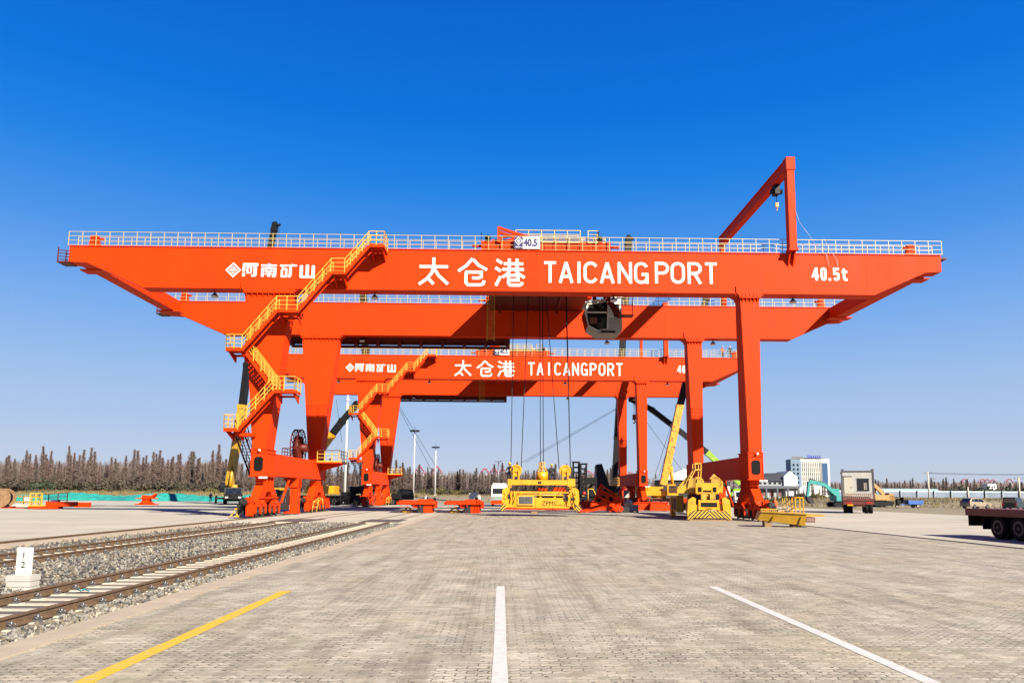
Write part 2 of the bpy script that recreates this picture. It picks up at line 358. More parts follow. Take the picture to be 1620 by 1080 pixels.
struct('concrete_apron', MB().box(-93, XC-.35, -30, 151, -.35, 0).box(XC-.35, -5.95, 47, 151, -.35, -.001).box(-5.95, 18.6, 75, 151, -.35, 0).box(18.6, 47, -30, 100, -.35, .001).box(18.6, 47, 100, 151, -.35, .0), CONCRETE)
struct('kerb_strip', MB().box(-5.95, -5.5, -6, 75, -.35, .015), SANDY)
struct('ballast_bed', MB().box(-16.95, -5.95, -6, 47, -.35, -.13), BALL)
struct('sandy_strip', MB().box(XC-.35, -16.95, -6, 47, -.35, -.02), SANDY)
def mark(name, p, q, wd, m, z=.004):
    p, q = Vector(p), Vector(q); d = (q-p).normalized(); a = Vector((-d.y, d.x, 0))*wd/2
    b = MB(); N_ = 40; vs = []
    for i in range(N_+1):
        c = p+(q-p)*i/N_; j = random.uniform(-.05, .05); vs += [c-a*(1+j), c+a*(1+j)]
    b.add([(v.x, v.y, z) for v in vs], [(2*i, 2*i+1, 2*i+3, 2*i+2) for i in range(N_)])
    return struct(name, b, m)
mark('white_line', (0, 2, 0), (0, 15, 0), .16, MWHITE)
mark('white_line', (4.33, 2, 0), (4.33, 15.1, 0), .17, MWHITE)
mark('yellow_line', (-4.05, 2, 0), (-4.05, 14.15, 0), .2, MYEL)

# ballast stones
def stones():
    b = MB(); rnd = random.Random(5)
    dirs = [Vector((1,0,0)), Vector((-1,0,0)), Vector((0,1,0)), Vector((0,-1,0)), Vector((0,0,1)), Vector((0,0,-1))]
    fs = [(0,2,4),(2,1,4),(1,3,4),(3,0,4),(2,0,5),(1,2,5),(3,1,5),(0,3,5)]
    zones = [(-6.75, -5.95, 9500), (-12.4, -9.2, 13000), (-9.2, -6.7, 1700), (-15.4, -12.4, 1200), (-17, -15.1, 1800)]
    for x0, x1, cnt in zones:
        for _ in range(cnt):
            y = 6.5 + 41*(rnd.random()**1.7); x = rnd.uniform(x0, x1)
            r = rnd.uniform(.02, .05)*(1+.25*(y > 22)); M = Matrix.Rotation(rnd.uniform(0, 6.3), 3, 'Z') @ Matrix.Rotation(rnd.uniform(-.9, .9), 3, 'X')
            base = -.13; inner = (-8.95 < x < -6.8) or (-14.7 < x < -12.5)
            if inner: base = -.175
            else: base += .05*rnd.random() + (.05 if -12.2 < x < -9.5 else .02)
            b.mi = rnd.choice((0, 0, 1, 1, 3, 3, 2 if rnd.random() < (.9 if -6.35 < x else .3) else 0)); k = [r*rnd.uniform(.6, 1.25) for _ in dirs]
            b.add([Vector((x, y, base+r*.35)) + M @ (d*q) for d, q in zip(dirs, k)], fs)
    mats = [mat('stone_grey', (.27, .255, .225), .9), mat('stone_brown', (.215, .175, .125), .9), mat('stone_pale', (.52, .45, .35), .9), mat('stone_dark', (.085, .08, .075), .9)]
    o = b.obj('gravel', mats); return tag(o, 'grey and brown broken ballast stones around the railway sleepers', 'gravel', kind='stuff')
stones()

# railway tracks
def rail_mb(x, y0, y1, zt, mb=None):
    b = mb or MB(); z0 = zt-.16
    prof = [(-.075, z0), (.075, z0), (.075, z0+.014), (.012, z0+.035), (.010, zt-.045), (.036, zt-.034), (.036, zt-.006), (.026, zt), (-.026, zt), (-.036, zt-.006), (-.036, zt-.034), (-.010, zt-.045), (-.012, z0+.035), (-.075, z0+.014)]
    b.prism([(x+a, c) for a, c in prof], y0, y1)
    return b
def track(cx, label, ymin):
    t = thing('railway_track', label, 'railway track', (cx, 0, 0), 'railway tracks beside the paved lane')
    for s in (-1, 1): rail_mb(s*.7535, 4 if s == 1 else 4, 47.2, .05).obj('rail', [RUST], t)
    proto = None; clipb = None; y = ymin; i = 0
    while y < 46.6 and i < 100:
        b = MB(); jx = random.uniform(-.012, .012)
        b.hexa([(-1.28+jx, -.15, -.3), (1.28+jx, -.15, -.3), (1.28+jx, .15, -.3), (-1.28+jx, .15, -.3)], [(-1.26+jx, -.105, -.118), (1.26+jx, -.105, -.118), (1.26+jx, .105, -.118), (-1.26+jx, .105, -.118)])
        for s in (-1, 1): b.hexa([(s*.7535-.3, -.13, -.2), (s*.7535+.3, -.13, -.2), (s*.7535+.3, .13, -.2), (s*.7535-.3, .13, -.2)], [(s*.7535-.22, -.1, -.111), (s*.7535+.22, -.1, -.111), (s*.7535+.22, .1, -.111), (s*.7535-.22, .1, -.111)])
        if proto is None or i % 7 == 0:
            o = b.obj('sleeper', CONC, t, (0, y, 0)); proto = o
        else:
            o = proto.copy(); COL.objects.link(o); o.parent = t; o.location = (0, y, 0)
        for q in (-1, 1):
            for e in (-1, 1):
                if clipb is None:
                    c = MB(); c.box(-.045, .045, -.05, .05, -.112, -.07).tube((0, 0, -.08), (0, 0, .0), .02, n=6).path([(-.04, -.05, -.06), (.03, -.06, -.03), (.045, 0, -.025), (.03, .06, -.03), (-.04, .05, -.06)], .012, 4)
                    clipb = k = c.obj('rail_clip', GREY, o)
                else: k = clipb.copy(); COL.objects.link(k); k.parent = o
                k.location = (q*.7535+e*.13, 0, 0); k.rotation_euler = (0, 0, 0 if e < 0 else math.pi)
        y += .6; i += 1
    return t
track(-7.88, 'nearer railway track with rusty rails on pale concrete sleepers beside the paved lane', 6.6)
track(-13.62, 'farther railway track with rusty rails behind the white distance marker', 9.0)
def crane_rail(x, label):
    t = thing('crane_rail', label, 'crane rail', (x, 0, 0), 'crane runway rails')
    if x < 0:
        rail_mb(0, 4, 140, .07).obj('rail', RUST, t)
        b = MB()
        for k in range(70): b.box(-.16, .16, 8+k*.55, 8.12+k*.55, -.09, -.055)
        b.obj('rail_clip', RUST, t)
    else:
        b = MB().box(-.06, .06, 4, 140, -.1, .022); b.obj('rail', RUST, t)
        MB().box(-.22, -.07, 4, 140, -.05, .005).box(.07, .22, 4, 140, -.05, .006).obj('rail_channel', DGREY, t)
crane_rail(XC, 'rusty crane rail on the sandy strip left of both railway tracks')
crane_rail(XCR, 'dark crane rail sunk in the concrete on the right, leading under the near crane')
# crossing: rails sunk in the concrete past the ballast
for cx, lab in ((-7.88, 'dark rubber level crossing panels where the nearer track meets concrete'), (-13.62, 'dark rubber level crossing panels where the farther track meets concrete')):
    t = thing('level_crossing', lab, 'level crossing', (cx, 0, 0), 'level crossing panels')
    b = MB()
    for k in range(3): b.box(-.70, .70, 47.2+k*1.6, 48.7+k*1.6, -.05, .022)
    for s in (-1, 1): b.box(s*1.05-.22, s*1.05+.22, 47.2, 52, -.05, .024)
    b.obj('panel', mat('rubber_panel', (.085, .075, .065), .85, var=.3), t)
    b = MB()
    for s in (-1, 1): b.box(s*.7535-.036, s*.7535+.036, 47.2, 140, -.1, .03)
    b.obj('rail', RUST, t)
    b = MB()
    for s in (-1, 1): b.box(s*.7535-.13, s*.7535-.05, 52, 140, -.05, .004)
    b.obj('flangeway', DGREY, t)

# distance marker between the tracks
t = thing('distance_marker', 'white distance marker reading 1 over 2 on a concrete block between the tracks', 'marker post', (-9.4, 14.75, -.1))
MB().box(-.24, .24, -.16, .16, -.1, .085).box(-.23, .23, -.15, .15, .095, .19).box(-.24, .24, -.16, .16, .2, .31).obj('block', mat('block_concrete', (.55, .52, .47), .85, var=.12, bump=.2), t)
p_ = MB().box(-.14, .14, -.035, .035, .31, .84).obj('panel', WHITE, t)
n_ = MB(); n_.box(-.009, .009, -.042, -.036, .64, .74); n_.box(-.024, -.009, -.0415, -.036, .713, .726); n_.obj('number', BLACK, p_)
text_obj('2', -.04, .04, .45, .57, -.042, BLACK, p_, 'number', 0, .006)
MB().box(-.05, .05, -.041, -.036, .6, .609).obj('bar', BLACK, p_)
b = MB(); 
for i in range(7):
    for j in range(5): b.v.append(Vector((i*.04-.12, j*.035-.07, .02*math.sin(i*1.7+j)+.012*math.cos(j*2.1))))
for i in range(6):
    for j in range(4): b.f.append([i*5+j, (i+1)*5+j, (i+1)*5+j+1, i*5+j+1]); b.m.append(0); b.sm.append(True)
tag(b.obj('face_mask', mat('light_blue_cloth', (.08, .48, .62), .8), loc=(-8.2, 14.75, -.08)), 'crumpled light blue face mask lying between the rails of the nearer track', 'litter')

# ------------------------------------------------------------------ gantry crane (local origin: ground under the near girder's front face)
ZT, ZB, GW = 20.35, 17.22, 1.2                   # girder top, bottom, width
XL0, XR0 = -33.0, 33.85
def girder_mb(y0, front):
    b = MB()
    prof = [(XL0, ZT), (XL0, 19.15), (-31.6, 19.08), (-27.3, ZB), (28.6, ZB), (32.6, 19.0), (XR0, 19.07), (XR0, ZT)]
    b.prism(prof, y0, y0+GW)
    # flanges standing proud and vertical butt seams
    b.box(XL0, XR0, y0-.07, y0+GW+.07, ZT+.002, ZT+.05)
    b.box(-27.3, 28.6, y0-.05, y0+GW+.05, ZB-.045, ZB-.002)
    for x in range(-26, 29, 6): b.box(x-.012, x+.012, y0-.006, y0+.02, ZB+.06, ZT)
    if front:
        for z0, z1 in ((18.95, 20.2), (17.35, 18.35)):                          # painted-over bolted splice
            for k in range(int((z1-z0)/.085)):
                for c in range(4): b.box(2.15+c*.16-.03, 2.15+c*.16+.03, y0-.022, y0-.001, z0+k*.085, z0+k*.085+.05)
            b.box(2.05, 2.75, y0-.012, y0+.0, z0-.05, z1+.05)
    return b
HN = dict(  # the heavy rounded name lettering, strokes on a 9-px grid
    a=[(400,145,622,188),(395,190,437,272),(395,285,437,340),(455,190,482,298),(508,190,534,298),(455,190,534,212),(455,276,534,298),(556,180,603,322),(525,312,596,342)],
    b=[(660,163,890,190),(752,150,800,208),(665,206,706,342),(840,206,883,330),(820,316,876,347),(672,204,876,232),(712,250,836,270),(712,290,836,308),(752,262,798,342),(728,228,748,252),(800,228,820,252)],
    c=[(930,163,1052,190),(958,188,988,244),(945,236,978,346),(1008,216,1040,346),(958,214,1040,240),(945,322,1040,348),(1052,163,1178,187),(1062,187,1102,322),(1048,316,1094,347),(1095,152,1125,166)],
    d=[(1215,168,1262,350),(1300,160,1348,350),(1385,168,1432,350),(1222,322,1424,353)])
# the three large characters of the port name as brush lines, read off two enlargements of the sign
PORT_NAME = [[(256, 368), (436, 368)], [(346, 308), (345, 372), (332, 412), (304, 448), (254, 484)], [(350, 384), (376, 425), (436, 482)], [(314, 448), (346, 482)],
    [(590, 312), (552, 358), (500, 396)], [(594, 318), (628, 356), (682, 386)], [(544, 402), (646, 402), (646, 432), (630, 440), (588, 440)], [(550, 402), (550, 470), (562, 485), (640, 485), (658, 478), (665, 456)]]
PORT_NAME2 = [[(262, 438), (326, 480)], [(248, 534), (312, 576)], [(254, 752), (310, 638)], [(345, 486), (572, 486)], [(330, 554), (580, 554)], [(410, 424), (410, 556)], [(500, 424), (500, 556)],
    [(420, 560), (392, 606), (330, 652)], [(478, 560), (516, 606), (588, 654)], [(392, 626), (512, 626), (512, 684), (396, 684)], [(402, 630), (402, 722), (420, 744), (528, 744), (552, 734), (562, 708)]]
def rrect(b, x0, x1, z0, z1, y0, y1, c):
    c = min(c, (x1-x0)*.45, (z1-z0)*.45)
    b.prism([(x0+c, z0), (x1-c, z0), (x1, z0+c), (x1, z1-c), (x1-c, z1), (x0+c, z1), (x0, z1-c), (x0, z0+c)], y0, y1)
STK = [0]
def stroke(b, pts, wd, y0, y1, closed=False):
    """flat painted line of constant width through points in the face plane"""
    STK[0] = (STK[0]+1) % 9; y0 -= STK[0]*.0012
    pts = [Vector((p[0], p[1])) for p in pts]; n = len(pts); L_, R_ = [], []
    for i, p in enumerate(pts):
        a = pts[i-1] if (i or closed) else None; c = pts[(i+1) % n] if (i < n-1 or closed) else None
        d1 = (p-a).normalized() if a is not None else (c-p).normalized(); d2 = (c-p).normalized() if c is not None else d1
        n1 = Vector((-d1.y, d1.x)); n2 = Vector((-d2.y, d2.x)); m = (n1+n2); m = m/max(.35, m.dot(n1)) if m.length > .05 else n1
        L_.append(p+m*wd/2); R_.append(p-m*wd/2)
    for i in range(n if closed else n-1):
        j = (i+1) % n
        lo = [(q[0], y0, q[1]) for q in (L_[i], L_[j], R_[j], R_[i])]; hi = [(q[0], y1, q[1]) for q in (L_[i], L_[j], R_[j], R_[i])]
        b.hexa(lo, hi)
def arc(cx, cz, rx, rz, a0, a1, n=9):
    return [(cx+rx*math.cos(R(a0+(a1-a0)*i/n)), cz+rz*math.sin(R(a0+(a1-a0)*i/n))) for i in range(n+1)]
def glyph(ch):                                    # narrow grotesque capitals in a 1 x 1.66 cell
    Hh = 1.66
    if ch == 'T': return [[(0, Hh-.1), (1, Hh-.1)], [(.5, Hh-.2), (.5, 0)]]
    if ch == 'A': return [[(.08, 0), (.5, Hh-.05)], [(.92, 0), (.5, Hh-.05)], [(.2, .5), (.8, .5)]]
    if ch == 'I': return [[(.5, 0), (.5, Hh)]]
    if ch == 'N': return [[(.1, 0), (.1, Hh)], [(.1, Hh-.12), (.9, .12)], [(.9, 0), (.9, Hh)]]
    if ch == 'C': return [arc(.5, Hh-.5, .4, .4, 20, 180) + arc(.5, .5, .4, .4, 180, 340)]
    if ch == 'G': return [arc(.5, Hh-.5, .4, .4, 20, 180) + arc(.5, .5, .4, .4, 180, 350), [(.52, .72), (.9, .72), (.9, 0)]]
    if ch == 'P': return [[(.1, 0), (.1, Hh)], [(.1, Hh-.1), (.5, Hh-.1)] + arc(.52, Hh-.48, .38, .38, 85, -85) + [(.1, Hh-.86)]]
    if ch == 'O': return [arc(.5, Hh-.5, .4, .4, 0, 180) + arc(.5, .5, .4, .4, 180, 360) + [(.9, Hh-.5)]]
    if ch == 'R': return [[(.1, 0), (.1, Hh)], [(.1, Hh-.1), (.5, Hh-.1)] + arc(.52, Hh-.48, .38, .38, 85, -85) + [(.1, Hh-.86)], [(.48, Hh-.86), (.9, 0)]]
    return []
def latin(word, xs, wcell, hcell, z0, parent, name='lettering', tw=None):
    b = MB()
    for ch, x in zip(word, xs):
        for st in glyph(ch): stroke(b, [(x+p[0]*(tw if ch == 'T' and tw else wcell), z0+p[1]*hcell/1.66) for p in st], .225, -.012, -.002)
    return b.obj(name, LETTER, parent)
def flight(b, r_, x0, z0, x1, z1, y0, y1):       # stair flight in the face plane: stringers, treads, side rails
    for y in (y0, y1): b.beam((x0, y, z0-.1), (x1, y, z1-.1), .05, .26)
    n = max(3, int(abs(z1-z0)/.22))
    for i in range(1, n): 
        t = i/n; x = x0+(x1-x0)*t; z = z0+(z1-z0)*t
        b.box(x-.13, x+.13, y0+.03, y1-.03, z-.02, z+.02)
    for y in (y0, y1):
        m = 4
        for i in range(m+1):
            t = i/m; x = x0+(x1-x0)*t; z = z0+(z1-z0)*t; r_.beam((x, y, z), (x, y, z+1.0), .055)
        for h in (1.0, .66, .33): r_.beam((x0, y, z0+h), (x1, y, z1+h), .055 if h == 1 else .04)
def landing(b, r_, x0, x1, z, y0, y1, open_l=False, open_r=False, brace=True):
    b.box(x0, x1, y0, y1, z-.05, z); b.box(x0, x1, y0-.02, y0, z-.16, z+.1); b.box(x0-.02, x0, y0, y1, z-.16, z+.08); b.box(x1, x1+.02, y0, y1, z-.16, z+.08)
    if brace:
        for x in (x0+.15, x1-.15): b.prism([(y0+.1, z-.16), (-.02, z-.16), (-.02, z-.75)], x-.04, x+.04, 'x')
        b.box(x0+.1, x1-.1, y1-.1, -.02, z-.3, z-.16)
    rail(r_, [(x0, y0, z), (x1, y0, z)], 1.05, 3, .75, .026)
    if not open_l: rail(r_, [(x0, y0, z), (x0, y1, z)], 1.05, 3, .75, .026)
    if not open_r: rail(r_, [(x1, y0, z), (x1, y1, z)], 1.05, 3, .75, .026)

def bogie(t, xc, yc, side):
    """twin two-wheel bogies under an equalising beam; side = outward direction along x"""
    b = MB(); wx = .42
    b.prism([(yc-1.2, 3.0), (yc+1.2, 3.0), (yc+1.0, 2.5), (yc+2.1, 1.45), (yc+2.2, 1.1), (yc+1.2, 1.1), (yc+.5, 1.9), (yc-.5, 1.9), (yc-1.2, 1.1), (yc-2.2, 1.1), (yc-2.1, 1.45), (yc-1.0, 2.5)], xc-wx*.8, xc+wx*.8, 'x')
    for s in (-1, 1):
        for y in (yc-.7, yc, yc+.7): b.box(xc+s*wx*.8, xc+s*(wx*.8+.1), y-.03, y+.03, 1.95, 2.95)
        b.box(xc+s*wx*.8, xc+s*(wx*.8+.12), yc-2.2, yc+2.2, 1.42, 1.5)
    for c in (-1, 1):
        y = yc+c*1.65
        for s in (-1, 1):
            X = xc+s*wx*.75
            b.prism([(y-1.25, .35), (y-1.25, .95), (y-.5, 1.32), (y+.5, 1.32), (y+1.25, .95), (y+1.25, .35), (y+1.08, .3), (y+.98, .82), (y+.28, .82), (y+.17, .3), (y-.17, .3), (y-.28, .82), (y-.98, .82), (y-1.08, .3)], X-.05, X+.05, 'x')
        b.box(xc-wx*.7, xc+wx*.7, y-.1, y+.1, .4, 1.2); b.tube((xc-.5, y, 1.12), (xc+.5, y, 1.12), .13, n=10)
        b.box(xc+side*.4, xc+side*.75, y-.3, y+.25, .55, .98); b.tube((xc+side*.6, y-.1, .9), (xc+side*.6, y-.1, 1.5), .15, n=10)
    for e in (-1, 1): b.prism([(yc+e*2.9, .18), (yc+e*3.12, .18), (yc+e*3.15, 1.0), (yc+e*2.75, 1.0)], xc-.25, xc+.25, 'x')
    o = b.obj('bogie', ORANGE, t)
    for c in (-1, 1):
        for e in (-1, 1):
            y = yc+c*1.65+e*.62
            wb = MB(); wb.tube((xc-.2, y, .47), (xc+.2, y, .47), .38, n=20).ring((xc-.22, y, .47), .1, .43, 'x', .05).ring((xc+.22, y, .47), .1, .43, 'x', .05).tube((xc-.4, y, .47), (xc+.4, y, .47), .1, n=10)
            wb.obj('wheel', DGREY, o)
    rc = MB(); X = xc+side*.72
    rc.box(X-.22, X+.22, yc-3.0, yc-2.45, .25, .95); rc.tube((X, yc-2.7, .95), (X, yc-2.7, 1.35), .16, n=10); rc.mi = 1; rc.box(X-.2, X-.1, yc-3.12, yc-3.0, .12, .7); rc.box(X-.32, X+.02, yc-3.14, yc-3.0, .62, .72); rc.box(X-.3, X, yc-3.14, yc-3.0, .1, .2)
    rc.path([(X+side*.3, yc-3.0, .7), (X+side*.45, yc-3.1, .3), (X+side*.7, yc-3.2, .06)], .04, 5)
    rc.obj('rail_clamp', [DGREY, YRAIL], o)
    bb = MB()
    bb.tube((xc+side*.12, yc-3.1, 1.18), (xc+side*.12, yc-3.75, 1.18), .17, n=12).box(xc+side*.12-.25, xc+side*.12+.25, yc-3.1, yc-2.7, .95, 1.42)
    bb.mi = 1; bb.tube((xc+side*.12, yc-3.75, 1.18), (xc+side*.12, yc-4.02, 1.18), .21, .16, n=12)
    bb.obj('buffer', [ORANGE, DGREY], o)
    return o

def floodlight(t, x, y, z):
    b = MB(); b.tube((x, y, z), (x, y, z-.18), .05, n=6); b.tube((x, y, z-.15), (x, y, z-.34), .12, .27, n=12)
    b.mi = 1; b.tube((x, y, z-.34), (x, y, z-.46), .27, .25, n=12)
    b.obj('floodlight', [DARK, LAMP], t)

def gantry_crane(loc, label):
    t = thing('gantry_crane', label, 'gantry crane', loc, 'orange rail mounted gantry cranes')
    Yr = 16.0
    for y0, front in ((0, True), (Yr, False)):
        g = girder_mb(y0, front).obj('main_girder', ORANGE, t)
        for yy in ((y0-.02, y0+GW+.02) if front else (y0-.02, y0+GW+.9)):
            r_ = MB(); rail(r_, [(XL0-.1, yy, ZT+.05), (XR0+.1, yy, ZT+.05)], 1.1, 4, 1.03, .018, False)
            r_.obj('handrail', LITRAIL, g)
        s = MB()                                   # rail-stop plates on the top of the girder
        for x, e in ((XL0+1.6, -1), (XR0-2.0, 1)): s.prism([(x-.45, ZT+.05), (x+.45, ZT+.05), (x+.2, ZT+1.02), (x-.3, ZT+1.02)], y0+.4, y0+.7); s.tube((x-e*.3, y0+.55, ZT+.75), (x-e*.62, y0+.55, ZT+.75), .12)
        s.box(XL0+2, XR0-2.5, y0+.5, y0+.62, ZT+.05, ZT+.17)
        s.obj('rail_stop', ORANGE, g)
        if front:
            em = MB()
            stroke(em, [(-20.52, 19.14), (-20.0, 18.62), (-20.52, 18.1), (-21.04, 18.62)], .11, -.012, -.002, True)
            for a, c in (((-20.84, 18.66), (-20.2, 18.66)), ((-20.84, 18.57), (-20.2, 18.57)), ((-20.52, 18.9), (-20.52, 18.3)), ((-20.52, 18.9), (-20.72, 18.72)), ((-20.52, 18.9), (-20.32, 18.72)), ((-20.7, 18.46), (-20.62, 18.36)), ((-20.34, 18.46), (-20.42, 18.36)), ((-20.64, 18.36), (-20.4, 18.36))):
                stroke(em, [a, c], .05, -.011, -.002)
            em.obj('emblem', LETTER, g)
            hn = MB()
            for k in 'abcd':
                for qi, (x0, y0_, x1, y1_) in enumerate(HN[k]):
                    fx = lambda q: -19.84+(q-395)*(5.5/1037); fz = lambda q: 19.17-(q-145)*(1.12/208)
                    rrect(hn, fx(x0), fx(x1), fz(y1_), fz(y0_), -.012-.0011*qi, -.002, .045)
            hn.obj('lettering', LETTER, g)
            pc = MB()
            for k, sx, ox, oz in ((1, 4.0, 600, 330), (2, 7.364, 750, 350)):
                for st in (PORT_NAME if k == 1 else PORT_NAME2): stroke(pc, [(-6.43+(ox+px/sx-663)*.0484, 19.72-(oz+py/sx-408)*.0478) for px, py in st], .232, -.012, -.002)
            pc.obj('lettering', LETTER, g)
            nb = MB()
            for st in ([(24.12, 18.28), (24.12, 19.3)], [(24.1, 19.24), (23.84, 18.62), (24.3, 18.62)], [(24.52, 18.5), (24.52, 19.1), (24.58, 19.2), (24.74, 19.2), (24.8, 19.1), (24.8, 18.5), (24.74, 18.38), (24.58, 18.38), (24.52, 18.5)], [(25.13, 18.28), (25.13, 18.46)],
                       [(25.86, 19.2), (25.5, 19.2), (25.5, 18.84), (25.74, 18.84), (25.8, 18.76), (25.8, 18.46), (25.72, 18.38), (25.56, 18.38), (25.5, 18.5)], [(26.24, 19.24), (26.24, 18.46), (26.32, 18.37), (26.5, 18.37)], [(26.06, 18.98), (26.5, 18.98)]): stroke(nb, st, .19, -.012, -.002)
            nb.obj('lettering', LETTER, g)
        for x in ((-19.9-2.3, -9.9, 8.6, 22.6) if front else (-13.9, 10.4, 21.0)): floodlight(g, x, y0+GW*.8, ZB-.04)
        # end platform with bars beyond the left tip
        e = MB()
        for k in range(4): e.beam((XL0-.85, y0+.1, 19.35+k*.24), (XL0, y0+.1, 19.3+k*.24), .05, .05); e.beam((XL0-.85, y0+1.0, 19.35+k*.24), (XL0, y0+1.0, 19.3+k*.24), .05, .05)
        e.box(XL0-.9, XL0, y0, y0+1.15, 19.1, 19.18)
        for yy in (y0+.05, y0+1.05): e.beam((XL0-.86, yy, 19.1), (XL0-.86, yy, 20.3), .06)
        e.box(XR0, XR0+.5, y0, y0+1.15, 20.1, 20.2)
        e.obj('end_platform', RUSTRED, g)
    # end ties joining the girder tips
    for x0, x1 in ((-32.6, -31.5), (32.3, 33.4)):
        b = MB(); b.box(x0, x1, GW, Yr, 19.1, 20.3)
        for y in (2.2, Yr-1): b.box(x0-.5, x1+.5, y-.5, y+.6, 19.0, 19.098)
        b.obj('end_tie', ORANGE, t)
    # legs
    for front, yt in ((True, 0.0), (False, Yr)):
        for rigid in (True, False):
            b = MB()
            if rigid: tx0, tx1, bx0, bx1 = -19.56, -15.95, -18.44, -17.45
            else: tx0, tx1, bx0, bx1 = 18.17, 19.62, 18.46, 19.43
            fo = 0 if front else -.25; d1 = 2.0 if front else 1.9
            zt, zb = 16.85, 5.05 if front else 4.85
            b.hexa([(bx0, yt+fo, zb), (bx1, yt+fo, zb), (bx1, yt+d1, zb), (bx0, yt+d1, zb)], [(tx0, yt, zt), (tx1, yt, zt), (tx1, yt+GW, zt), (tx0, yt+GW, zt)])
            # splice flange, haunch, lapped plates and ribs
            b.box(tx0-.1, tx1+.1, yt-.17, yt+GW+.17, zt-.03, zt+.05)
            b.hexa([(tx0-.02, yt+.02, zt+.052), (tx1+.02, yt+.02, zt+.052), (tx1+.02, yt+GW-.02, zt+.052), (tx0-.02, yt+GW-.02, zt+.052)], [(tx0-.5, yt+.02, ZB-.047), (tx1+.5, yt+.02, ZB-.047), (tx1+.5, yt+GW-.02, ZB-.047), (tx0-.5, yt+GW-.02, ZB-.047)])
            for yy in (yt-.085, yt+GW+.055):
                b.prism([(tx0-.02, zt+.05), (tx1+.02, zt+.05), (tx1+.33, ZB+.1), (tx1+.33, ZB+.55), (tx1+.13, ZB+.75), (tx0-.13, ZB+.75), (tx0-.33, ZB+.55), (tx0-.33, ZB+.1)], yy, yy+.03)
            nr = 9 if rigid else 5
            for i in range(nr):
                x = tx0+.15+(tx1-tx0-.3)*i/(nr-1)
                b.prism([(yt-.087, zt+.051), (yt-.17, zt+.051), (yt-.087, zt+.48)], x-.022, x+.022, 'x')
                b.prism([(yt+.01, zt-.03), (yt-.16, zt-.03), (yt+.01, zt-.42)], x-.022, x+.022, 'x')
            if front:                              # column base box with flange and manhole
                X0, X1 = (bx0-.05, bx1+.1) if rigid else (bx0-.08, bx1+.06)
                b.box(X0, X1, 0-.02, 2.15, 3.05, 5.0); b.box(X0-.08, X1+.08, -.1, 2.23, 5.0, 5.048); b.box(X0-.06, X1+.06, -.08, 2.2, 4.72, 4.76)
                b.box(X0-.1, X1+.1, -.1, 2.25, 3.0, 3.049)
                for i in range(5): b.box(X1, X1+.03, .25+i*.4, .29+i*.4, 3.06, 5.0); b.box(X0-.03, X0, .25+i*.4, .29+i*.4, 3.06, 5.0)
                for xx in (X0+.0, X1-.05): b.box(xx, xx+.05, -.06, -.021, 3.06, 5.0)
            else:
                b.box(bx0-.08, bx1+.08, yt+fo-.1, yt+d1+.1, 4.8, 4.86)
            lg = b.obj('leg', ORANGE, t)
            if front:
                xm = (X0+X1)/2; h = MB(); rrect(h, xm-.33, xm+.33, 3.4, 4.46, -.045, -.022, .14); h.obj('manhole', BLACK, lg)
                l = MB(); l.ball((xm+.08, -.2, 4.93), .1); l.obj('lamp', LAMP, lg)
                l = MB(); l.box(xm+.15, xm+.42, -.3, -.12, 2.86, 3.0).box(xm+.47, xm+.74, -.3, -.12, 2.86, 3.0); l.obj('lamp', LAMP, lg)
    # sill beams, bogies
    for xc, side, x0, x1 in ((-17.88, -1, -18.35, -17.42), (18.95, 1, 18.5, 19.4)):
        b = MB(); b.box(x0, x1, 2.15, Yr+2.4, 3.1, 4.8)
        for y in range(4, 18, 4): b.box(x0-.008, x1+.008, y-.012, y+.012, 3.1, 4.8)
        b.box(x0-.05, x1+.05, Yr+2.4, Yr+2.45, 3.05, 4.85)
        b.obj('sill_beam', ORANGE, t)
        bogie(t, xc, 1.5, side); bogie(t, xc, Yr+.9, side)
        # jacking post under the sill with its cabinet and braces
        b = MB(); b.box(xc-.5, xc+.5, 8.8, 9.9, 2.3, 3.1); b.box(xc-.2, xc+.45, 8.95, 9.75, .25, 2.3); b.box(xc-.6, xc+.5, 8.6, 9.8, .08, .26)
        b.prism([(xc-.9, 3.1), (xc+.5, 3.1), (xc+.5, 2.3), (xc-.2, 2.3)], 9.0, 9.7)
        b.obj('anchor_post', ORANGE, t)
        c = MB(); c.box(xc-1.15, xc-.25, 8.3, 9.0, .4, 2.05) if side < 0 else c.box(xc-1.2, xc-.55, 8.6, 9.2, .15, 2.5)
        cb = c.obj('cabinet', DGREY if side < 0 else OFFW, t)
        if side < 0: MB().ring((xc-.7, 8.29, 1.65), .1, .13, 'y', .02, 16).box(xc-.4, xc-.34, 8.27, 8.3, 1.0, 1.4).obj('cabinet_handle', GREY, cb)
        b = MB()
        for q in (0, .55): b.tube((xc+side*-.2, 5.0+q*.4, 1.0), (xc+side*-.2, 7.2+q*.4, 3.1), .07, n=8)
        b.obj('brace', ORANGE, t)
        # small yellow step frame leaning by the rear bogie
        if side < 0:
            b = MB()
            for x in (xc+.55, xc+.95):
                b.path([(x, 13.6, .1), (x, 13.9, 1.0), (x, 15.6, 1.35), (x, 16.2, .2)], .035, 5)
            for yy, zz in ((13.9, 1.0), (14.7, 1.17), (15.6, 1.35), (13.75, .55)): b.beam((xc+.55, yy, zz), (xc+.95, yy, zz), .05)
            b.obj('step_frame', YRAIL, t)
        b = MB(); b.prism([(Yr+3.9, .4), (Yr+5.2, .3), (Yr+5.0, 1.5), (Yr+3.9, 1.1)], xc-.4, xc+.4, 'x'); b.obj('rail_sweep', ORANGE, t)
    # stairs up the rigid leg
    lev = [(-19.95, -18.95, 6.33), (-16.55, -15.0, 9.15), (-20.1, -18.95, 12.2), (-16.6, -15.05, 15.1), (-12.7, -11.7, 18.0), (-9.98, -8.85, 20.1)]
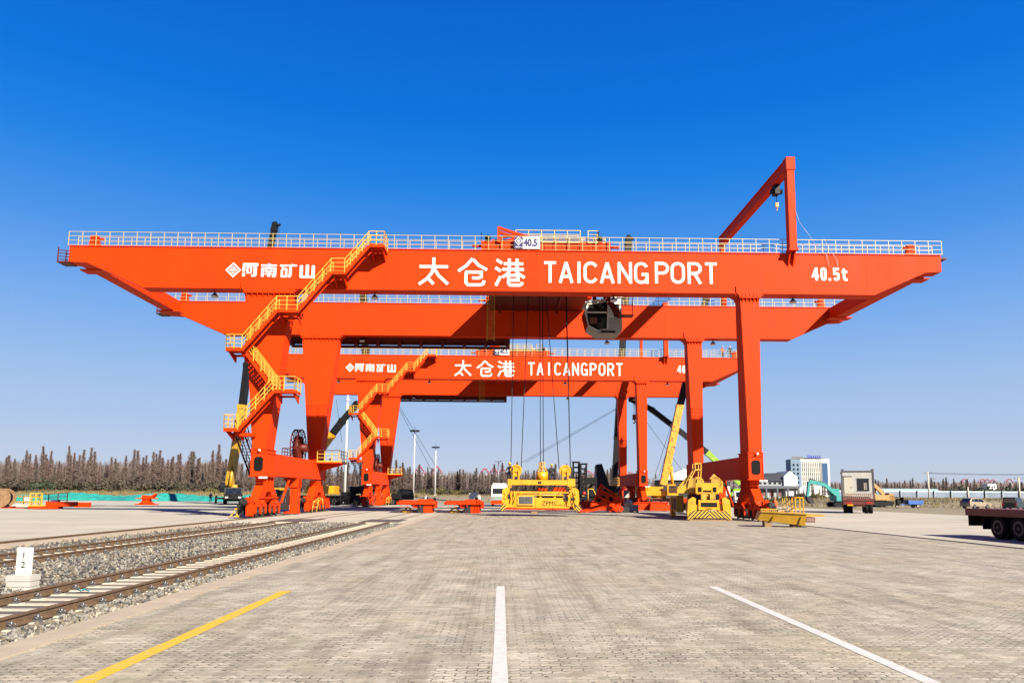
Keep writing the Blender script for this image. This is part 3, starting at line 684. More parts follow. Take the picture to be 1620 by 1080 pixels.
    b, r_ = MB(), MB(); A0, A1, B0, B1 = -1.75, -1.0, -.92, -.17
    for i, (x0, x1, z) in enumerate(lev): landing(b, r_, x0, x1, z, A0, B1 if i < 5 else -.08, open_l=i in (1, 3, 4, 5), open_r=i in (0, 2, 3, 4))
    flight(b, r_, -18.95, 6.33, -16.55, 9.15, A0, A1)
    flight(b, r_, -16.55, 9.15, -18.95, 12.2, B0, B1)
    flight(b, r_, -18.95, 12.2, -16.6, 15.1, A0, A1)
    flight(b, r_, -15.05, 15.1, -12.7, 18.0, A0, A1)
    flight(b, r_, -11.7, 18.0, -9.98, 20.1, A0, A1)
    b.box(-19.4, -18.2, -.95, -.02, 5.9, 6.15)
    st = b.obj('staircase', ORANGE, t); r_.obj('handrail', YRAIL, st)
    # ladder-like lower stair running back along the sill
    b = MB()
    for x in (-19.75, -19.05):
        b.beam((x, -.2, 6.25), (x, 3.6, 3.2), .05, .18); b.beam((x, -.2, 7.25), (x, 3.6, 4.2), .045); b.beam((x, -.2, 6.75), (x, 3.6, 3.7), .035)
        for k in range(5): b.beam((x, -.2+k*.95, 6.25-k*.76), (x, -.2+k*.95, 7.25-k*.76), .045)
    for k in range(14): b.box(-19.75, -19.05, -.2+k*.28-.1, -.2+k*.28+.1, 6.22-k*.225, 6.25-k*.225)
    b.box(-19.8, -18.3, 3.6, 4.8, 3.1, 3.16)
    for k in range(12): b.beam((-19.3, 4.7, .3+k*.25), (-18.8, 4.7, .3+k*.25), .035)
    b.beam((-19.3, 4.7, .2), (-19.3, 4.7, 3.6), .05); b.beam((-18.8, 4.7, .2), (-18.8, 4.7, 3.6), .05)
    b.obj('lower_stair', RUSTRED, t)  # dark red puts the shadow on this stair into its colour
    # cable reel beside the rear rigid leg
    b = MB(); cx, cy, cz, rr = -19.0, 14.2, 6.0, 1.75
    for e in (-.28, .28):
        b.ring((cx+e, cy, cz), rr-.12, rr, 'x', .06, 28)
        for k in range(14):
            a = 2*math.pi*k/14; b.beam((cx+e, cy, cz), (cx+e, cy+math.cos(a)*(rr-.1), cz+math.sin(a)*(rr-.1)), .06)
    for k in range(28):
        a = 2*math.pi*k/28; b.beam((cx-.28, cy+math.cos(a)*(rr-.05), cz+math.sin(a)*(rr-.05)), (cx+.28, cy+math.cos(a)*(rr-.05), cz+math.sin(a)*(rr-.05)), .05)
    b.tube((cx-.4, cy, cz), (cx+.9, cy, cz), .4, n=14); b.tube((cx-.25, cy, cz), (cx+.25, cy, cz), 1.1, n=20)
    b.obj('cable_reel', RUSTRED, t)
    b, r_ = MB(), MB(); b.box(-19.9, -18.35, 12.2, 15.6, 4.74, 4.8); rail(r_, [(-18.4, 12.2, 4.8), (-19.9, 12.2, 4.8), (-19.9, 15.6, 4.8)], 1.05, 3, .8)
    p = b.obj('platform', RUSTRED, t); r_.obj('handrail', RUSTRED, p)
    b, r_ = MB(), MB(); b.box(-17.4, -15.3, Yr-1.2, Yr+2.2, 4.62, 4.72); b.prism([(-17.4, 4.62), (-15.3, 4.62), (-15.3, 4.5), (-17.4, 3.9)], Yr+.3, Yr+.6)
    rail(r_, [(-17.35, Yr-1.2, 4.72), (-15.3, Yr-1.2, 4.72), (-15.3, Yr+2.2, 4.72)], 1.1, 3, .8, .03)
    p = b.obj('platform', ORANGE, t); r_.obj('handrail', YRAIL, p)
    # cable tray hung under the far girder
    b = MB(); yy = Yr+GW+.3
    for k in range(11):
        x = -21.0+k*2.15; b.prism([(x-.06, ZB+.3), (x+.06, ZB+.3), (x+.06, 16.35), (x-.06, 16.35)], yy-.4, yy+.9); b.box(x-.15, x+.15, yy-.45, yy-.4, 16.35, ZB)
    b.box(-21.2, .75, yy+.75, yy+.9, 16.35, 16.62); b.box(-21.2, .75, yy-.1, yy+.0, 16.9, 17.0); b.box(-21.2, .75, yy-.2, yy+.9, 17.0, 17.06); b.box(-21.2, .75, yy+.45, yy+.5, 16.62, 17.0); b.box(-21.2, .75, yy-.42, yy-.36, 16.85, 17.2)
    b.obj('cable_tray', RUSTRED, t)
    # maintenance gallows on the right with its chain hoist
    b = MB()
    b.box(21.86, 22.42, -.72, -.08, 20.6, 26.85); b.box(21.8, 22.48, -.78, -.04, 26.85, 27.85); b.box(21.8, 22.48, -.78, -.02, 20.42, 20.62)
    b.prism([(-.6, 20.42), (-.02, 20.42), (-.02, 19.35)], 21.9, 22.0, 'x'); b.prism([(-.6, 20.42), (-.02, 20.42), (-.02, 19.35)], 22.28, 22.38, 'x')
    b.box(21.94, 22.34, -.04, Yr+1.2, 27.0, 27.75); b.box(21.84, 22.44, -.04, Yr+1.2, 26.9, 26.97); b.box(21.84, 22.44, -.04, Yr+1.2, 27.76, 27.82)
    b.box(21.95, 22.35, Yr+.5, Yr+1.1, ZT+.05, 26.9)
    b.obj('maintenance_gallows', ORANGE, t)
    hb = MB(); hb.box(21.95, 22.35, 2.0, 2.7, 26.1, 26.88); hb.tube((21.7, 2.3, 26.35), (22.6, 2.3, 26.35), .22, n=10); hb.tube((22.15, 2.3, 26.1), (22.15, 2.3, 25.4), .03, n=6)
    hb.obj('chain_hoist', DARK, t); hk = MB(); hk.box(22.03, 22.27, 2.2, 2.4, 25.05, 25.4); hk.path([(22.15, 2.3, 25.05), (22.2, 2.3, 24.85), (22.08, 2.3, 24.75)], .04, 5); hk.obj('hook', YELLOW, t)
    return t

c1 = gantry_crane((0, 54, 0), 'nearer orange gantry crane with the large white port name across its girder')
g1 = [o for o in c1.children if o.name.startswith('main_girder')][0]
c2 = copy_tree(c1); c2.location = (0, 97, 0)
c2['label'] = 'farther orange gantry crane standing behind the first, seen under its girders'
g2 = [o for o in c2.children if o.name.startswith('main_girder')][0]
latin('TAICANG', [3.15, 4.28, 5.27, 6.17, 7.43, 8.79, 10.05], 1.09, 1.68, 17.88, g1, tw=.9)
latin('PORT', [11.65, 12.86, 14.17, 15.52], 1.09, 1.68, 17.92, g1, tw=.9)
latin('TAICANGPORT', [3.5+1.195*i for i in range(11)], .88, 1.75, 17.8, g2)
# a walkway and pulley lines are seen only on the nearer crane: thin white ropes tied to the gallows post
b = MB()
for pts in ([(22.2, -.3, 25.0), (22.4, -.78, 23.4), (22.6, -.85, 22.6), (24.2, -.3, 20.8), (24.9, -.12, 20.3), (25.1, -.1, 19.3)], [(24.75, -.1, 21.6), (25.2, -.12, 20.7), (25.7, -.1, 19.9), (25.75, -.08, 19.2)]):
    b.path(pts, .014, 4)
b.obj('tie_rope', WHITE, c1)

# ------------------------------------------------------------------ trolleys
def trolley(loc, label, cab=True):
    t = thing('crane_trolley', label, 'crane trolley', loc, 'trolleys on the crane girders')
    Yr = 16.0
    for y in (.55, Yr+.55):
        b = MB(); b.box(-1.5, 8.1, y-.3, y+.3, ZT+.2, ZT+.82); b.box(-.9, 1.6, y-.25, y+.25, ZT+.82, ZT+1.02); b.box(2.9, 7.2, y-.25, y+.25, ZT+.82, ZT+.95); b.box(-1.7, -1.4, y-.35, y+.35, ZT+.2, ZT+.85); b.box(8.0, 8.3, y-.35, y+.35, ZT+.2, ZT+.85)
        for x in range(11): b.box(-1.1+x*.86, -1.04+x*.86, y-.36, y+.36, ZT+.24, ZT+.76)
        for x in (-1.0, .2, 6.4, 7.6): b.tube((x, y-.14, ZT+.35), (x, y+.14, ZT+.35), .26, n=14)
        b.tube((-1.7, y, ZT+.55), (-2.4, y, ZT+.55), .1); b.tube((8.3, y, ZT+.55), (9.0, y, ZT+.55), .1)
        b.obj('end_carriage', ORANGE, t)
    b = MB(); b.box(-1.2, 7.8, 1.35, Yr-.15, 19.7, 19.85)
    for x in (-1.3, 2.4, 4.2, 7.6): b.box(x, x+.35, .9, Yr+.2, 19.85, ZT+.6)
    for x in (-.4, 5.2): b.box(x, x+.22, 1.4, Yr-.2, 19.5, 19.7)
    for p, q in (((.2, 3.5, 19.6), (1.6, 3.5, 18.7)), ((5.0, 3.5, 18.8), (6.4, 3.5, 19.6))): b.beam(p, q, .16)
    b.obj('frame', RUSTRED, t)
    b = MB()
    for y in (1.9, 9.5): b.tube((1.2, y, 21.2), (6.4, y, 21.2), .5, n=18)
    for y in (4.5, 9.5): b.box(5.7, 7.3, y-.5, y+.5, 20.4, 21.7)
    b.box(2.0, 4.8, 6.2, 8.4, 20.2, 21.6)
    b.obj('hoist_machinery', YELLOW, t); b = MB(); b.box(-1.0, .6, 2.2, 3.4, 20.4, 21.6); b.box(6.2, 7.9, 2.0, 3.6, 20.4, 21.5); b.box(.8, 6, 5, 8, 20.3, 21.5); b.box(-1.4, 8, 1.1, 1.35, 20.3, 21.0); b.obj('gearbox', ORANGE, t)
    b = MB(); a = [(-.45, .2), (2.35, .2)]
    for y in (.1, 1.0):
        b.beam((-.35, y, ZT+.7), (-.35, y, 22.3), .22); b.beam((-.35, y, 22.2), (2.2, y, 21.4), .2); b.beam((-.3, y, 21.4), (1.1, y, 21.72), .16)
    b.beam((-.35, .1, 22.2), (-.35, 1.0, 22.2), .2); b.obj('a_frame', ORANGE, t)
    r_ = MB()
    for y in (.15, 1.3): rail(r_, [(.95, y, ZT+.75), (5.95, y, ZT+.75)], .98, 3, 1.0, .026)
    rail(r_, [(6.55, .15, ZT+.75), (7.35, .15, ZT+.75)], .98, 3, .8, .026); rail(r_, [(7.35, .15, ZT+.75), (7.35, 1.4, ZT+.75)], .98, 3, .8, .026)
    rail(r_, [(1.5, .3, ZT+.75), (7.9, .3, ZT+.75)], .42, 2, .9, .03)
    r_.obj('handrail', LITRAIL, t)
    b = MB(); 
    for x in (-1.2, 7.5): b.tube((x, .4, ZT+.85), (x, .4, ZT+1.3), .2, .24, n=12); b.tube((x-.5, .4, ZT+.85), (x-.5, .4, ZT+1.6), .03, n=5)
    b.obj('cable_drum', DARK, t)
    # rating sign on the front rail
    s = MB(); s.box(.83, 2.82, -.13, -.09, 20.5, 21.45); so_ = s.obj('sign', WHITE, t)
    q = MB(); q.box(.84, 1.5, -.142, -.13, 20.51, 21.44); q.obj('sign_panel', BLUE, so_)
    e = MB(); stroke(e, [(1.17, 21.4), (1.45, 21.1), (1.17, 20.8), (.89, 21.1)], .05, -.15, -.142, True)
    for a_, c_ in (((1.05, 21.1), (1.29, 21.1)), ((1.17, 21.24), (1.17, 20.96))): stroke(e, [a_, c_], .09, -.15, -.142)
    e.obj('emblem', LETTER, so_)
    text_obj('河南矿山', .9, 1.45, 20.56, 20.69, -.146, LETTER, so_, 'lettering', .01, .008)
    text_obj('40.5', 1.54, 2.6, 20.68, 21.3, -.136, BLUE, so_, 'lettering', .045, .01)
    text_obj('t', 2.63, 2.74, 20.72, 21.0, -.136, BLUE, so_, 'lettering', .02, .01)
    # hanging ladder
    b = MB(); lx0, lx1, ly = -1.35, -.72, 8
    for x in (lx0, lx1): b.beam((x, ly, 19.4), (x, ly, 15.05), .07, .1)
    for k in range(22): b.beam((lx0, ly, 15.2+k*.19), (lx1, ly, 15.2+k*.19), .035)
    b.obj('ladder', OLDYEL, t)
    if cab:
        y0, y1 = 5.4, 7.6
        prof = [(7.1, 17.75), (9.95, 18.25), (10.0, 15.5), (9.7, 15.2), (8.0, 15.2), (7.15, 15.75), (6.85, 17.1)]
        b = MB(); b.prism([(6.98, 16.55), (9.98, 16.55), (10.0, 15.5), (9.7, 15.2), (8.0, 15.2), (7.15, 15.75)], y0, y1); o = b.obj('operator_cab', mat('cab_shade_grey', (.40, .38, .34), .6), t)  # grey lower shell, darkened so that its shade sits in the colour
        b = MB(); b.prism([(7.1, 17.75), (9.95, 18.25), (9.98, 16.551), (6.98, 16.551), (6.85, 17.1)], y0, y1); b.prism([(6.9, 17.78), (10.1, 18.28), (10.1, 18.4), (6.9, 17.9)], y0-.12, y1+.12); b.obj('upper_shell', WHITE, o)
        wq = MB(); wq.prism([(7.22, 17.6), (8.75, 17.88), (8.75, 17.05), (7.05, 17.05)], y0-.03, y0-.005); wq.prism([(7.05, 16.9), (8.75, 16.9), (8.7, 15.62), (7.95, 15.5), (7.22, 15.9)], y0-.03, y0-.005)
        wq.box(9.3, 9.75, y0-.03, y0-.005, 16.6, 17.7); wq.box(8.2, 9.4, y0-.03, y0-.005, 15.26, 15.42)
        wq.obj('window', BLACK, o)
        wq = MB(); wq.prism([(7.06, 17.7), (7.12, 17.7), (6.88, 17.1), (6.82, 17.1)], y0+.1, y1-.1); wq.prism([(6.82, 17.05), (6.88, 17.05), (7.16, 15.8), (7.1, 15.8)], y0+.1, y1-.1); wq.obj('front_window', GLASS, o)
        fr = MB(); fr.beam((7.05, y0-.04, 16.97), (8.8, y0-.04, 16.97), .05, .12); fr.beam((7.2, y0-.04, 17.66), (8.8, y0-.04, 17.95), .05, .1); fr.beam((8.82, y0-.04, 17.95), (8.76, y0-.04, 15.6), .1, .05); fr.beam((6.86, y0-.04, 17.1), (7.18, y0-.04, 15.78), .09, .05); fr.beam((7.18, y0-.04, 15.8), (7.98, y0-.04, 15.4), .08, .05)
        fr.obj('window_frame', WHITE, o)
        st_ = MB(); st_.box(7.9, 8.5, y0-.045, y0-.031, 15.65, 16.1); st_.box(8.2, 8.6, y0-.045, y0-.031, 16.1, 16.5); st_.obj('seat', DGREY, o)
        lo_ = MB(); lo_.box(7.3, 7.9, y0-.04, y0-.031, 16.0, 16.55); lo_.obj('console', BRED, o)
        b = MB()
        b.beam((8.1, y0-.3, 18.9), (9.6, y0-.3, 16.6), .14, .3); b.beam((8.1, y0-.95, 18.9), (9.6, y0-.95, 16.6), .14, .3)
        for k in range(9): b.box(8.15+k*.165, 8.4+k*.165, y0-.95, y0-.3, 18.75-k*.25, 18.79-k*.25)
        b.box(9.5, 10.8, y0-1.0, y0-.1, 16.5, 16.58); b.beam((10.7, y0-.95, 16.5), (10.7, y0-.95, 18.9), .06); b.beam((9.0, y0-.95, 17.6), (10.6, y0-.95, 19.1), .06)
        for z in (17.0, 17.4): b.beam((9.6, y0-1, z), (10.75, y0-1, z), .04)
        b.box(6.6, 10.6, y0-.2, y1+.2, 18.95, 19.2); b.box(7.6, 7.9, y0+.3, y0+.6, 17.9, 18.95); b.box(9.5, 9.8, y0+.3, y0+.6, 18.2, 18.95)
        b.obj('cab_stair', RUSTRED, t)
        b = MB(); b.box(6.1, 6.9, 4.5, 5.0, 18.2, 19.2); b.tube((7.3, 5.2, 18.2), (7.0, 5.0, 18.2), .28, .1, n=10); b.obj('floodlight', [ORANGE], t)
    return t
tr1 = trolley((0, 54, 0), 'trolley with cab and rating sign on the nearer crane girders')
tr2 = trolley((0, 97, 0), 'trolley', False); tr2.location = (-1.9, 97, 0); tr2['label'] = 'trolley on the farther crane, its small rating sign showing above the girder'

# ------------------------------------------------------------------ people
def person(name_label, loc, pose, top, legs, helmet=None, vest=None, group=None, s=1.0, rz=0):
    """one continuous skinned body; pose gives joint positions in metres above the feet"""
    J = dict(pel=(0, 0, .95), chest=(0, .01, 1.32), neck=(0, .0, 1.5), head=(0, -.02, 1.66), top=(0, -.01, 1.78),
             lh=(-.1, 0, .92), lk=(-.11, -.02, .5), la=(-.11, .02, .08), lt=(-.12, -.15, .03), rh=(.1, 0, .92), rk=(.11, -.02, .5), ra=(.11, .02, .08), rt=(.12, -.15, .03),
             ls=(-.2, 0, 1.42), le=(-.26, .02, 1.14), lw=(-.24, -.1, .9), lf=(-.23, -.14, .8), rs=(.2, 0, 1.42), re=(.26, .02, 1.14), rw=(.24, -.1, .9), rf=(.23, -.14, .8))
    J.update(pose)
    rad = dict(pel=(.15, .11), chest=(.18, .12), neck=(.06, .06), head=(.085, .1), top=(.06, .07), lh=(.1, .1), lk=(.065, .065), la=(.045, .05), lt=(.04, .035), rh=(.1, .1), rk=(.065, .065), ra=(.045, .05), rt=(.04, .035),
               ls=(.075, .075), le=(.05, .05), lw=(.036, .036), lf=(.035, .02), rs=(.075, .075), re=(.05, .05), rw=(.036, .036), rf=(.035, .02))
    ed = 'pel-chest chest-neck neck-head head-top pel-lh lh-lk lk-la la-lt pel-rh rh-rk rk-ra ra-rt chest-ls ls-le le-lw lw-lf chest-rs rs-re re-rw rw-rf'.split()
    ks = list(J); me = bpy.data.meshes.new('person'); me.from_pydata([Vector(J[k])*s for k in ks], [(ks.index(a.split('-')[0]), ks.index(a.split('-')[1])) for a in ed], [])
    o = bpy.data.objects.new('person', me); COL.objects.link(o)
    sk = o.modifiers.new('skin', 'SKIN')
    for i, k in enumerate(ks):
        v = me.skin_vertices[0].data[i]; v.radius = (rad[k][0]*s, rad[k][1]*s); v.use_root = (k == 'pel')
    su = o.modifiers.new('sub', 'SUBSURF'); su.levels = su.render_levels = 2
    bpy.context.view_layer.update()
    m2 = bpy.data.meshes.new_from_object(o.evaluated_get(bpy.context.evaluated_depsgraph_get()))
    bpy.data.objects.remove(o)
    for m in (top, legs, SKIN, BLACK): m2.materials.append(m)
    hz = Vector(J['neck'])*s; hz.z += .03*s; pz = Vector(J['pel'])*s
    for p in m2.polygons:
        c = p.center; k = 0
        if (c-Vector(J['head'])*s).length < .17*s: k = 2
        elif min((c-Vector(J['lf'])*s).length, (c-Vector(J['rf'])*s).length) < .09*s: k = 2
        elif min((c-Vector(J['la'])*s).length, (c-Vector(J['ra'])*s).length, (c-Vector(J['lt'])*s).length, (c-Vector(J['rt'])*s).length) < .13*s: k = 3
        elif min(min((c-Vector(J[a])*s*(1-t)-Vector(J[b])*s*t).length for t in (0, .25, .5, .75, 1)) for a, b in (('lh', 'lk'), ('lk', 'la'), ('rh', 'rk'), ('rk', 'ra'))) < .135*s: k = 1
        p.material_index = k; p.use_smooth = True
    root = bpy.data.objects.new('person', m2); COL.objects.link(root); root.location = loc; root.rotation_euler = (0, 0, rz)
    tag(root, name_label, 'person', group)
    h = Vector(J['head'])*s
    if helmet:
        b = MB(); b.ball(h+Vector((0, 0, .06))*s, .135*s, 12, 7, sz=.85); b.tube(h+Vector((0, -.03, .045))*s, h+Vector((0, -.03, .065))*s, .16*s, n=12)
        b.obj('helmet', helmet, root)
    if vest:
        c = Vector(J['chest'])*s; q = Vector(J['pel'])*s; b = MB(); d = (c-q)
        b.tube(q+d*.05, q+d*.9, .185*s, .215*s, n=12, cap=False); b.tube(q+d*.9, q+d*1.35, .215*s, .12*s, n=12, cap=False)
        b.obj('vest', vest, root)
    b = MB()
    for e in (-1, 1): b.ball(h+Vector((e*.032, -.098, .005))*s, .012*s, 6, 4)
    b.obj('eyes', BLACK, root)
    b = MB(); b.tube(h+Vector((0, -.09, .005))*s, h+Vector((0, -.125, -.03))*s, .008*s, .018*s, n=6); b.obj('nose', SKIN, root)
    return root
WORK = mat('dark_work_clothes', (.012, .014, .025), .85, var=.3)
ORVEST = mat('orange_hi_vis_cloth', (.75, .11, .012), .8)
YHELM = mat('yellow_helmet', (.8, .55, .03), .35)
WHELM = mat('white_helmet', (.8, .8, .78), .35)
JEANS = mat('dark_blue_trousers', (.02, .03, .06), .85)

# ------------------------------------------------------------------ spreaders
def sheave(b, x, y, z, r):
    b.ring((x, y-.16, z), r*.72, r, 'y', .08, 26); b.ring((x, y+.16, z), r*.72, r, 'y', .08, 26); b.tube((x, y-.14, z), (x, y+.14, z), r*.9, n=26)
    b.box(x-.28, x-.16, y-.3, y+.3, z-r-.5, z+.15); b.box(x+.16, x+.28, y-.3, y+.3, z-r-.5, z+.15); b.box(x-r*1.05, x+.25, y-.24, y-.2, z-.12, z+.12)
YS = 62.5
def hang_spreader():
    t = thing('container_spreader', 'big yellow container spreader hanging on ropes above the lane, black letters on its side', 'container spreader', (3.3, YS, .42))
    W = 3.05
    b = MB()                                          # lower telescopic frame
    b.box(-2.35, 2.45, -1.0, -.72, .28, 1.12); b.box(-2.35, 2.45, .72, 1.0, .28, 1.12); b.box(-2.3, 2.3, -.7, .7, .42, .62)
    b.box(-.4, 2.45, -1.04, -1.0, .28, 1.0); b.box(-2.85, -2.02, -1.16, -.69, .33, 1.49)
    for x in (-2.5, 2.5): b.box(x-.3, x+.3, -1.12, 1.12, .45, 1.38)
    b.box(-2.6, 2.5, -.9, -.68, 1.5, 1.66); b.box(-2.6, 2.5, .68, .9, 1.5, 1.66)
    b.tube((-2.2, -1.02, 1.35), (1.9, -1.02, 1.35), .07)
    for x in (-1.6, 0, 1.2): b.box(x-.08, x+.08, -.98, -.7, 1.1, 1.5)
    b.obj('frame', YELLOW, t)
    for e in (-1, 1):                                 # end beams with the corner guides
        b = MB()
        for ya, yb in ((-1.2, -.85), (.85, 1.2)): b.prism([(e*2.75, .3), (e*3.12, .3), (e*3.25, .9), (e*3.2, 1.75), (e*2.95, 2.0), (e*2.6, 1.95), (e*2.55, .8)], ya, yb)
        b.box(e*2.98-.14, e*2.98+.14, -.849, .849, .34, .9)
        for z in (.7, 1.1, 1.5): b.tube((e*2.95, -1.28, z), (e*2.95, -1.2, z), .11, n=10)
        b.obj('end_beam', YELLOW, t)
    for e in (-1, 1):
        for y in (-1.25, 1.25):
            g = MB(); g.prism([(e*2.9, .62), (e*3.3, .55), (e*3.34, .2), (e*3.2, -.06), (e*2.98, .06)], y-.09, y+.09); g.obj('corner_guide', HAZ, t)
    b = MB()                                          # head block
    b.box(-2.75, 2.85, -.75, -.5, 2.2, 2.62); b.box(-2.75, 2.85, .5, .75, 2.2, 2.62); b.box(-2.76, -2.45, -.78, .78, 2.1, 2.7); b.box(2.3, 2.95, -.78, .78, 2.1, 2.75)
    for x in (-1.2, 0, 1.2): b.box(x-.15, x+.15, -.5, .5, 2.25, 2.55)
    for x in (-2.6, 2.6): b.box(x-.16, x+.16, -.7, .7, 1.95, 2.099)
    b.obj('head_block', YELLOW, t)
    for x, y in ((-2.05, -.35), (2.12, -.35)):
        b = MB(); sheave(b, x, y, 3.42, .5); b.obj('sheave', YELLOW, t)
    b = MB()
    b.tube((.18, 0, 2.62), (.18, 0, 3.32), .52, .5, n=8); b.obj('cable_basket', YELLOW, t)
    b = MB(); n = 8
    for k in range(n):
        a = 2*math.pi*k/n; c_, s_ = math.cos(a), math.sin(a); b.beam((.18+c_*.5, s_*.5, 3.32), (.18+c_*.24, s_*.24, 3.75), .045); b.beam((.18+c_*.24, s_*.24, 3.75), (.18+c_*.24, s_*.24, 4.12), .045)
    for z, r in ((4.12, .26), (3.75, .26), (3.5, .42)): b.ring((.18, 0, z), r-.03, r+.02, 'z', .05, 12)
    b.obj('basket_guide', YRAIL, t)
    b = MB(); b.box(-1.95, -.55, -1.16, -.9, .52, 1.32); p = b.obj('cabinet', YRAIL, t)
    MB().box(-1.8, -.7, -1.19, -1.162, .62, 1.22).obj('cabinet_door', GREY, p)
    q = MB(); [q.box(-1.78+.12*k, -1.75+.12*k, -1.2, -1.191, .64, 1.2) for k in range(10)]; q.obj('slats', DGREY, p)
    MB().box(-2.55, -2.3, -1.06, -1.052, .72, .92).obj('junction_box', GREY, t)
    b = MB(); b.box(-.3, .6, -.4, .3, 1.62, 1.95); b.box(1.1, 2.2, -.5, .2, 1.62, 2.0); b.tube((-.25, -.42, 1.8), (.55, -.42, 1.8), .12, n=8)
    b.obj('hydraulic_unit', ORANGE, t)
    b = MB(); b.box(-.3, 1.9, -.69, -.4, 1.02, 1.3); b.obj('twistlock_gear', DARK, t)
    rr = random.Random(2)
    for k in range(14):
        x = -2.3+k*.34; b = MB(); b.path([(x, -.6, 1.0+rr.uniform(-.2, .3)), (x+.15, -.65, 1.62), (x+.4, -.6, 1.9+rr.uniform(-.1, .2)), (x+.5, -.5, 2.2)], .03, 5); b.obj('hose', BLACK, t)
    for x in (-2.62, -2.3, 2.2, 2.7): b = MB(); b.path([(x, -1.24, .6), (x+.1, -1.3, 1.0), (x, -1.24, 1.5), (x-.1, -1.0, 2.0)], .03, 5); b.obj('hose', BLACK, t)
    b = MB(); b.box(2.02, 2.3, -1.17, -1.1, .9, 1.3); b.box(-2.75, -2.55, -1.26, -1.2, 1.05, 1.4); b.box(2.6, 2.85, -1.27, -1.2, .95, 1.15); b.box(-1.9, 2.0, -.6, -.55, .64, 1.1); b.box(-.2, .1, -.78, -.751, 2.3, 2.5); b.obj('control_box', DGREY, t)
    text_obj('ZPMC', .12, 1.42, .5, .86, -1.052, BLACK, t, 'lettering', .0, .01)
    text_obj('EMC 6139', 1.52, 2.3, .48, .6, -1.052, BLACK, t, 'lettering', .0, .008)
    # hoist ropes up to the trolley
    for (x0, y0, x1, y1) in ((-2.5, -.4, -2.35, -.4), (-1.62, -.35, -1.05, -.4), (.05, 0, -.05, .0), (.3, 0, .2, .0), (1.62, -.35, .45, -.4), (2.58, -.4, 2.2, -.4), (2.66, .4, 2.35, .4)):
        b = MB(); b.tube((x0, y0, 3.6 if abs(x0) > .5 else 4.0), (x1, y1, 19.4), .036, n=6); b.obj('hoist_rope', ROPE, t)
    return t
hang_spreader()
person('crouching worker in dark clothes and yellow helmet by the left pulley of the hanging spreader', (3.3-2.5, YS-.3, 3.12), dict(pel=(0, .05, .42), lh=(-.1, .03, .4), rh=(.1, .03, .4), lk=(-.15, -.35, .5), rk=(.15, -.32, .48), la=(-.14, -.2, .08), ra=(.14, -.18, .08), lt=(-.15, -.36, .03), rt=(.15, -.34, .03), chest=(0, -.08, .78), neck=(0, -.12, .96), head=(0, -.17, 1.12), top=(0, -.17, 1.24), ls=(-.2, -.1, .88), le=(-.28, -.25, .66), lw=(-.2, -.45, .6), lf=(-.18, -.53, .56), rs=(.2, -.1, .88), re=(.3, -.22, .68), rw=(.28, -.45, .66), rf=(.27, -.53, .63)), WORK, WORK, YHELM, s=1.1, rz=-.6)
person('worker in dark clothes and yellow helmet kneeling beside the cable basket of the hanging spreader', (3.3+.98, YS+.1, 3.04), dict(pel=(0, .1, .45), lh=(-.1, .08, .43), rh=(.1, .08, .43), lk=(-.14, -.25, .1), rk=(.16, -.3, .45), la=(-.12, .18, .07), ra=(.15, -.22, .08), lt=(-.12, .3, .04), rt=(.16, -.36, .03), chest=(0, -.02, .82), neck=(0, -.05, 1.0), head=(0, -.09, 1.16), top=(0, -.09, 1.28), ls=(-.2, -.03, .92), le=(-.36, -.15, .8), lw=(-.48, -.3, .92), lf=(-.52, -.36, .97), rs=(.2, -.03, .92), re=(.28, -.1, .66), rw=(.22, -.3, .58), rf=(.2, -.37, .55)), WORK, WORK, YHELM, s=1.05, rz=.3)

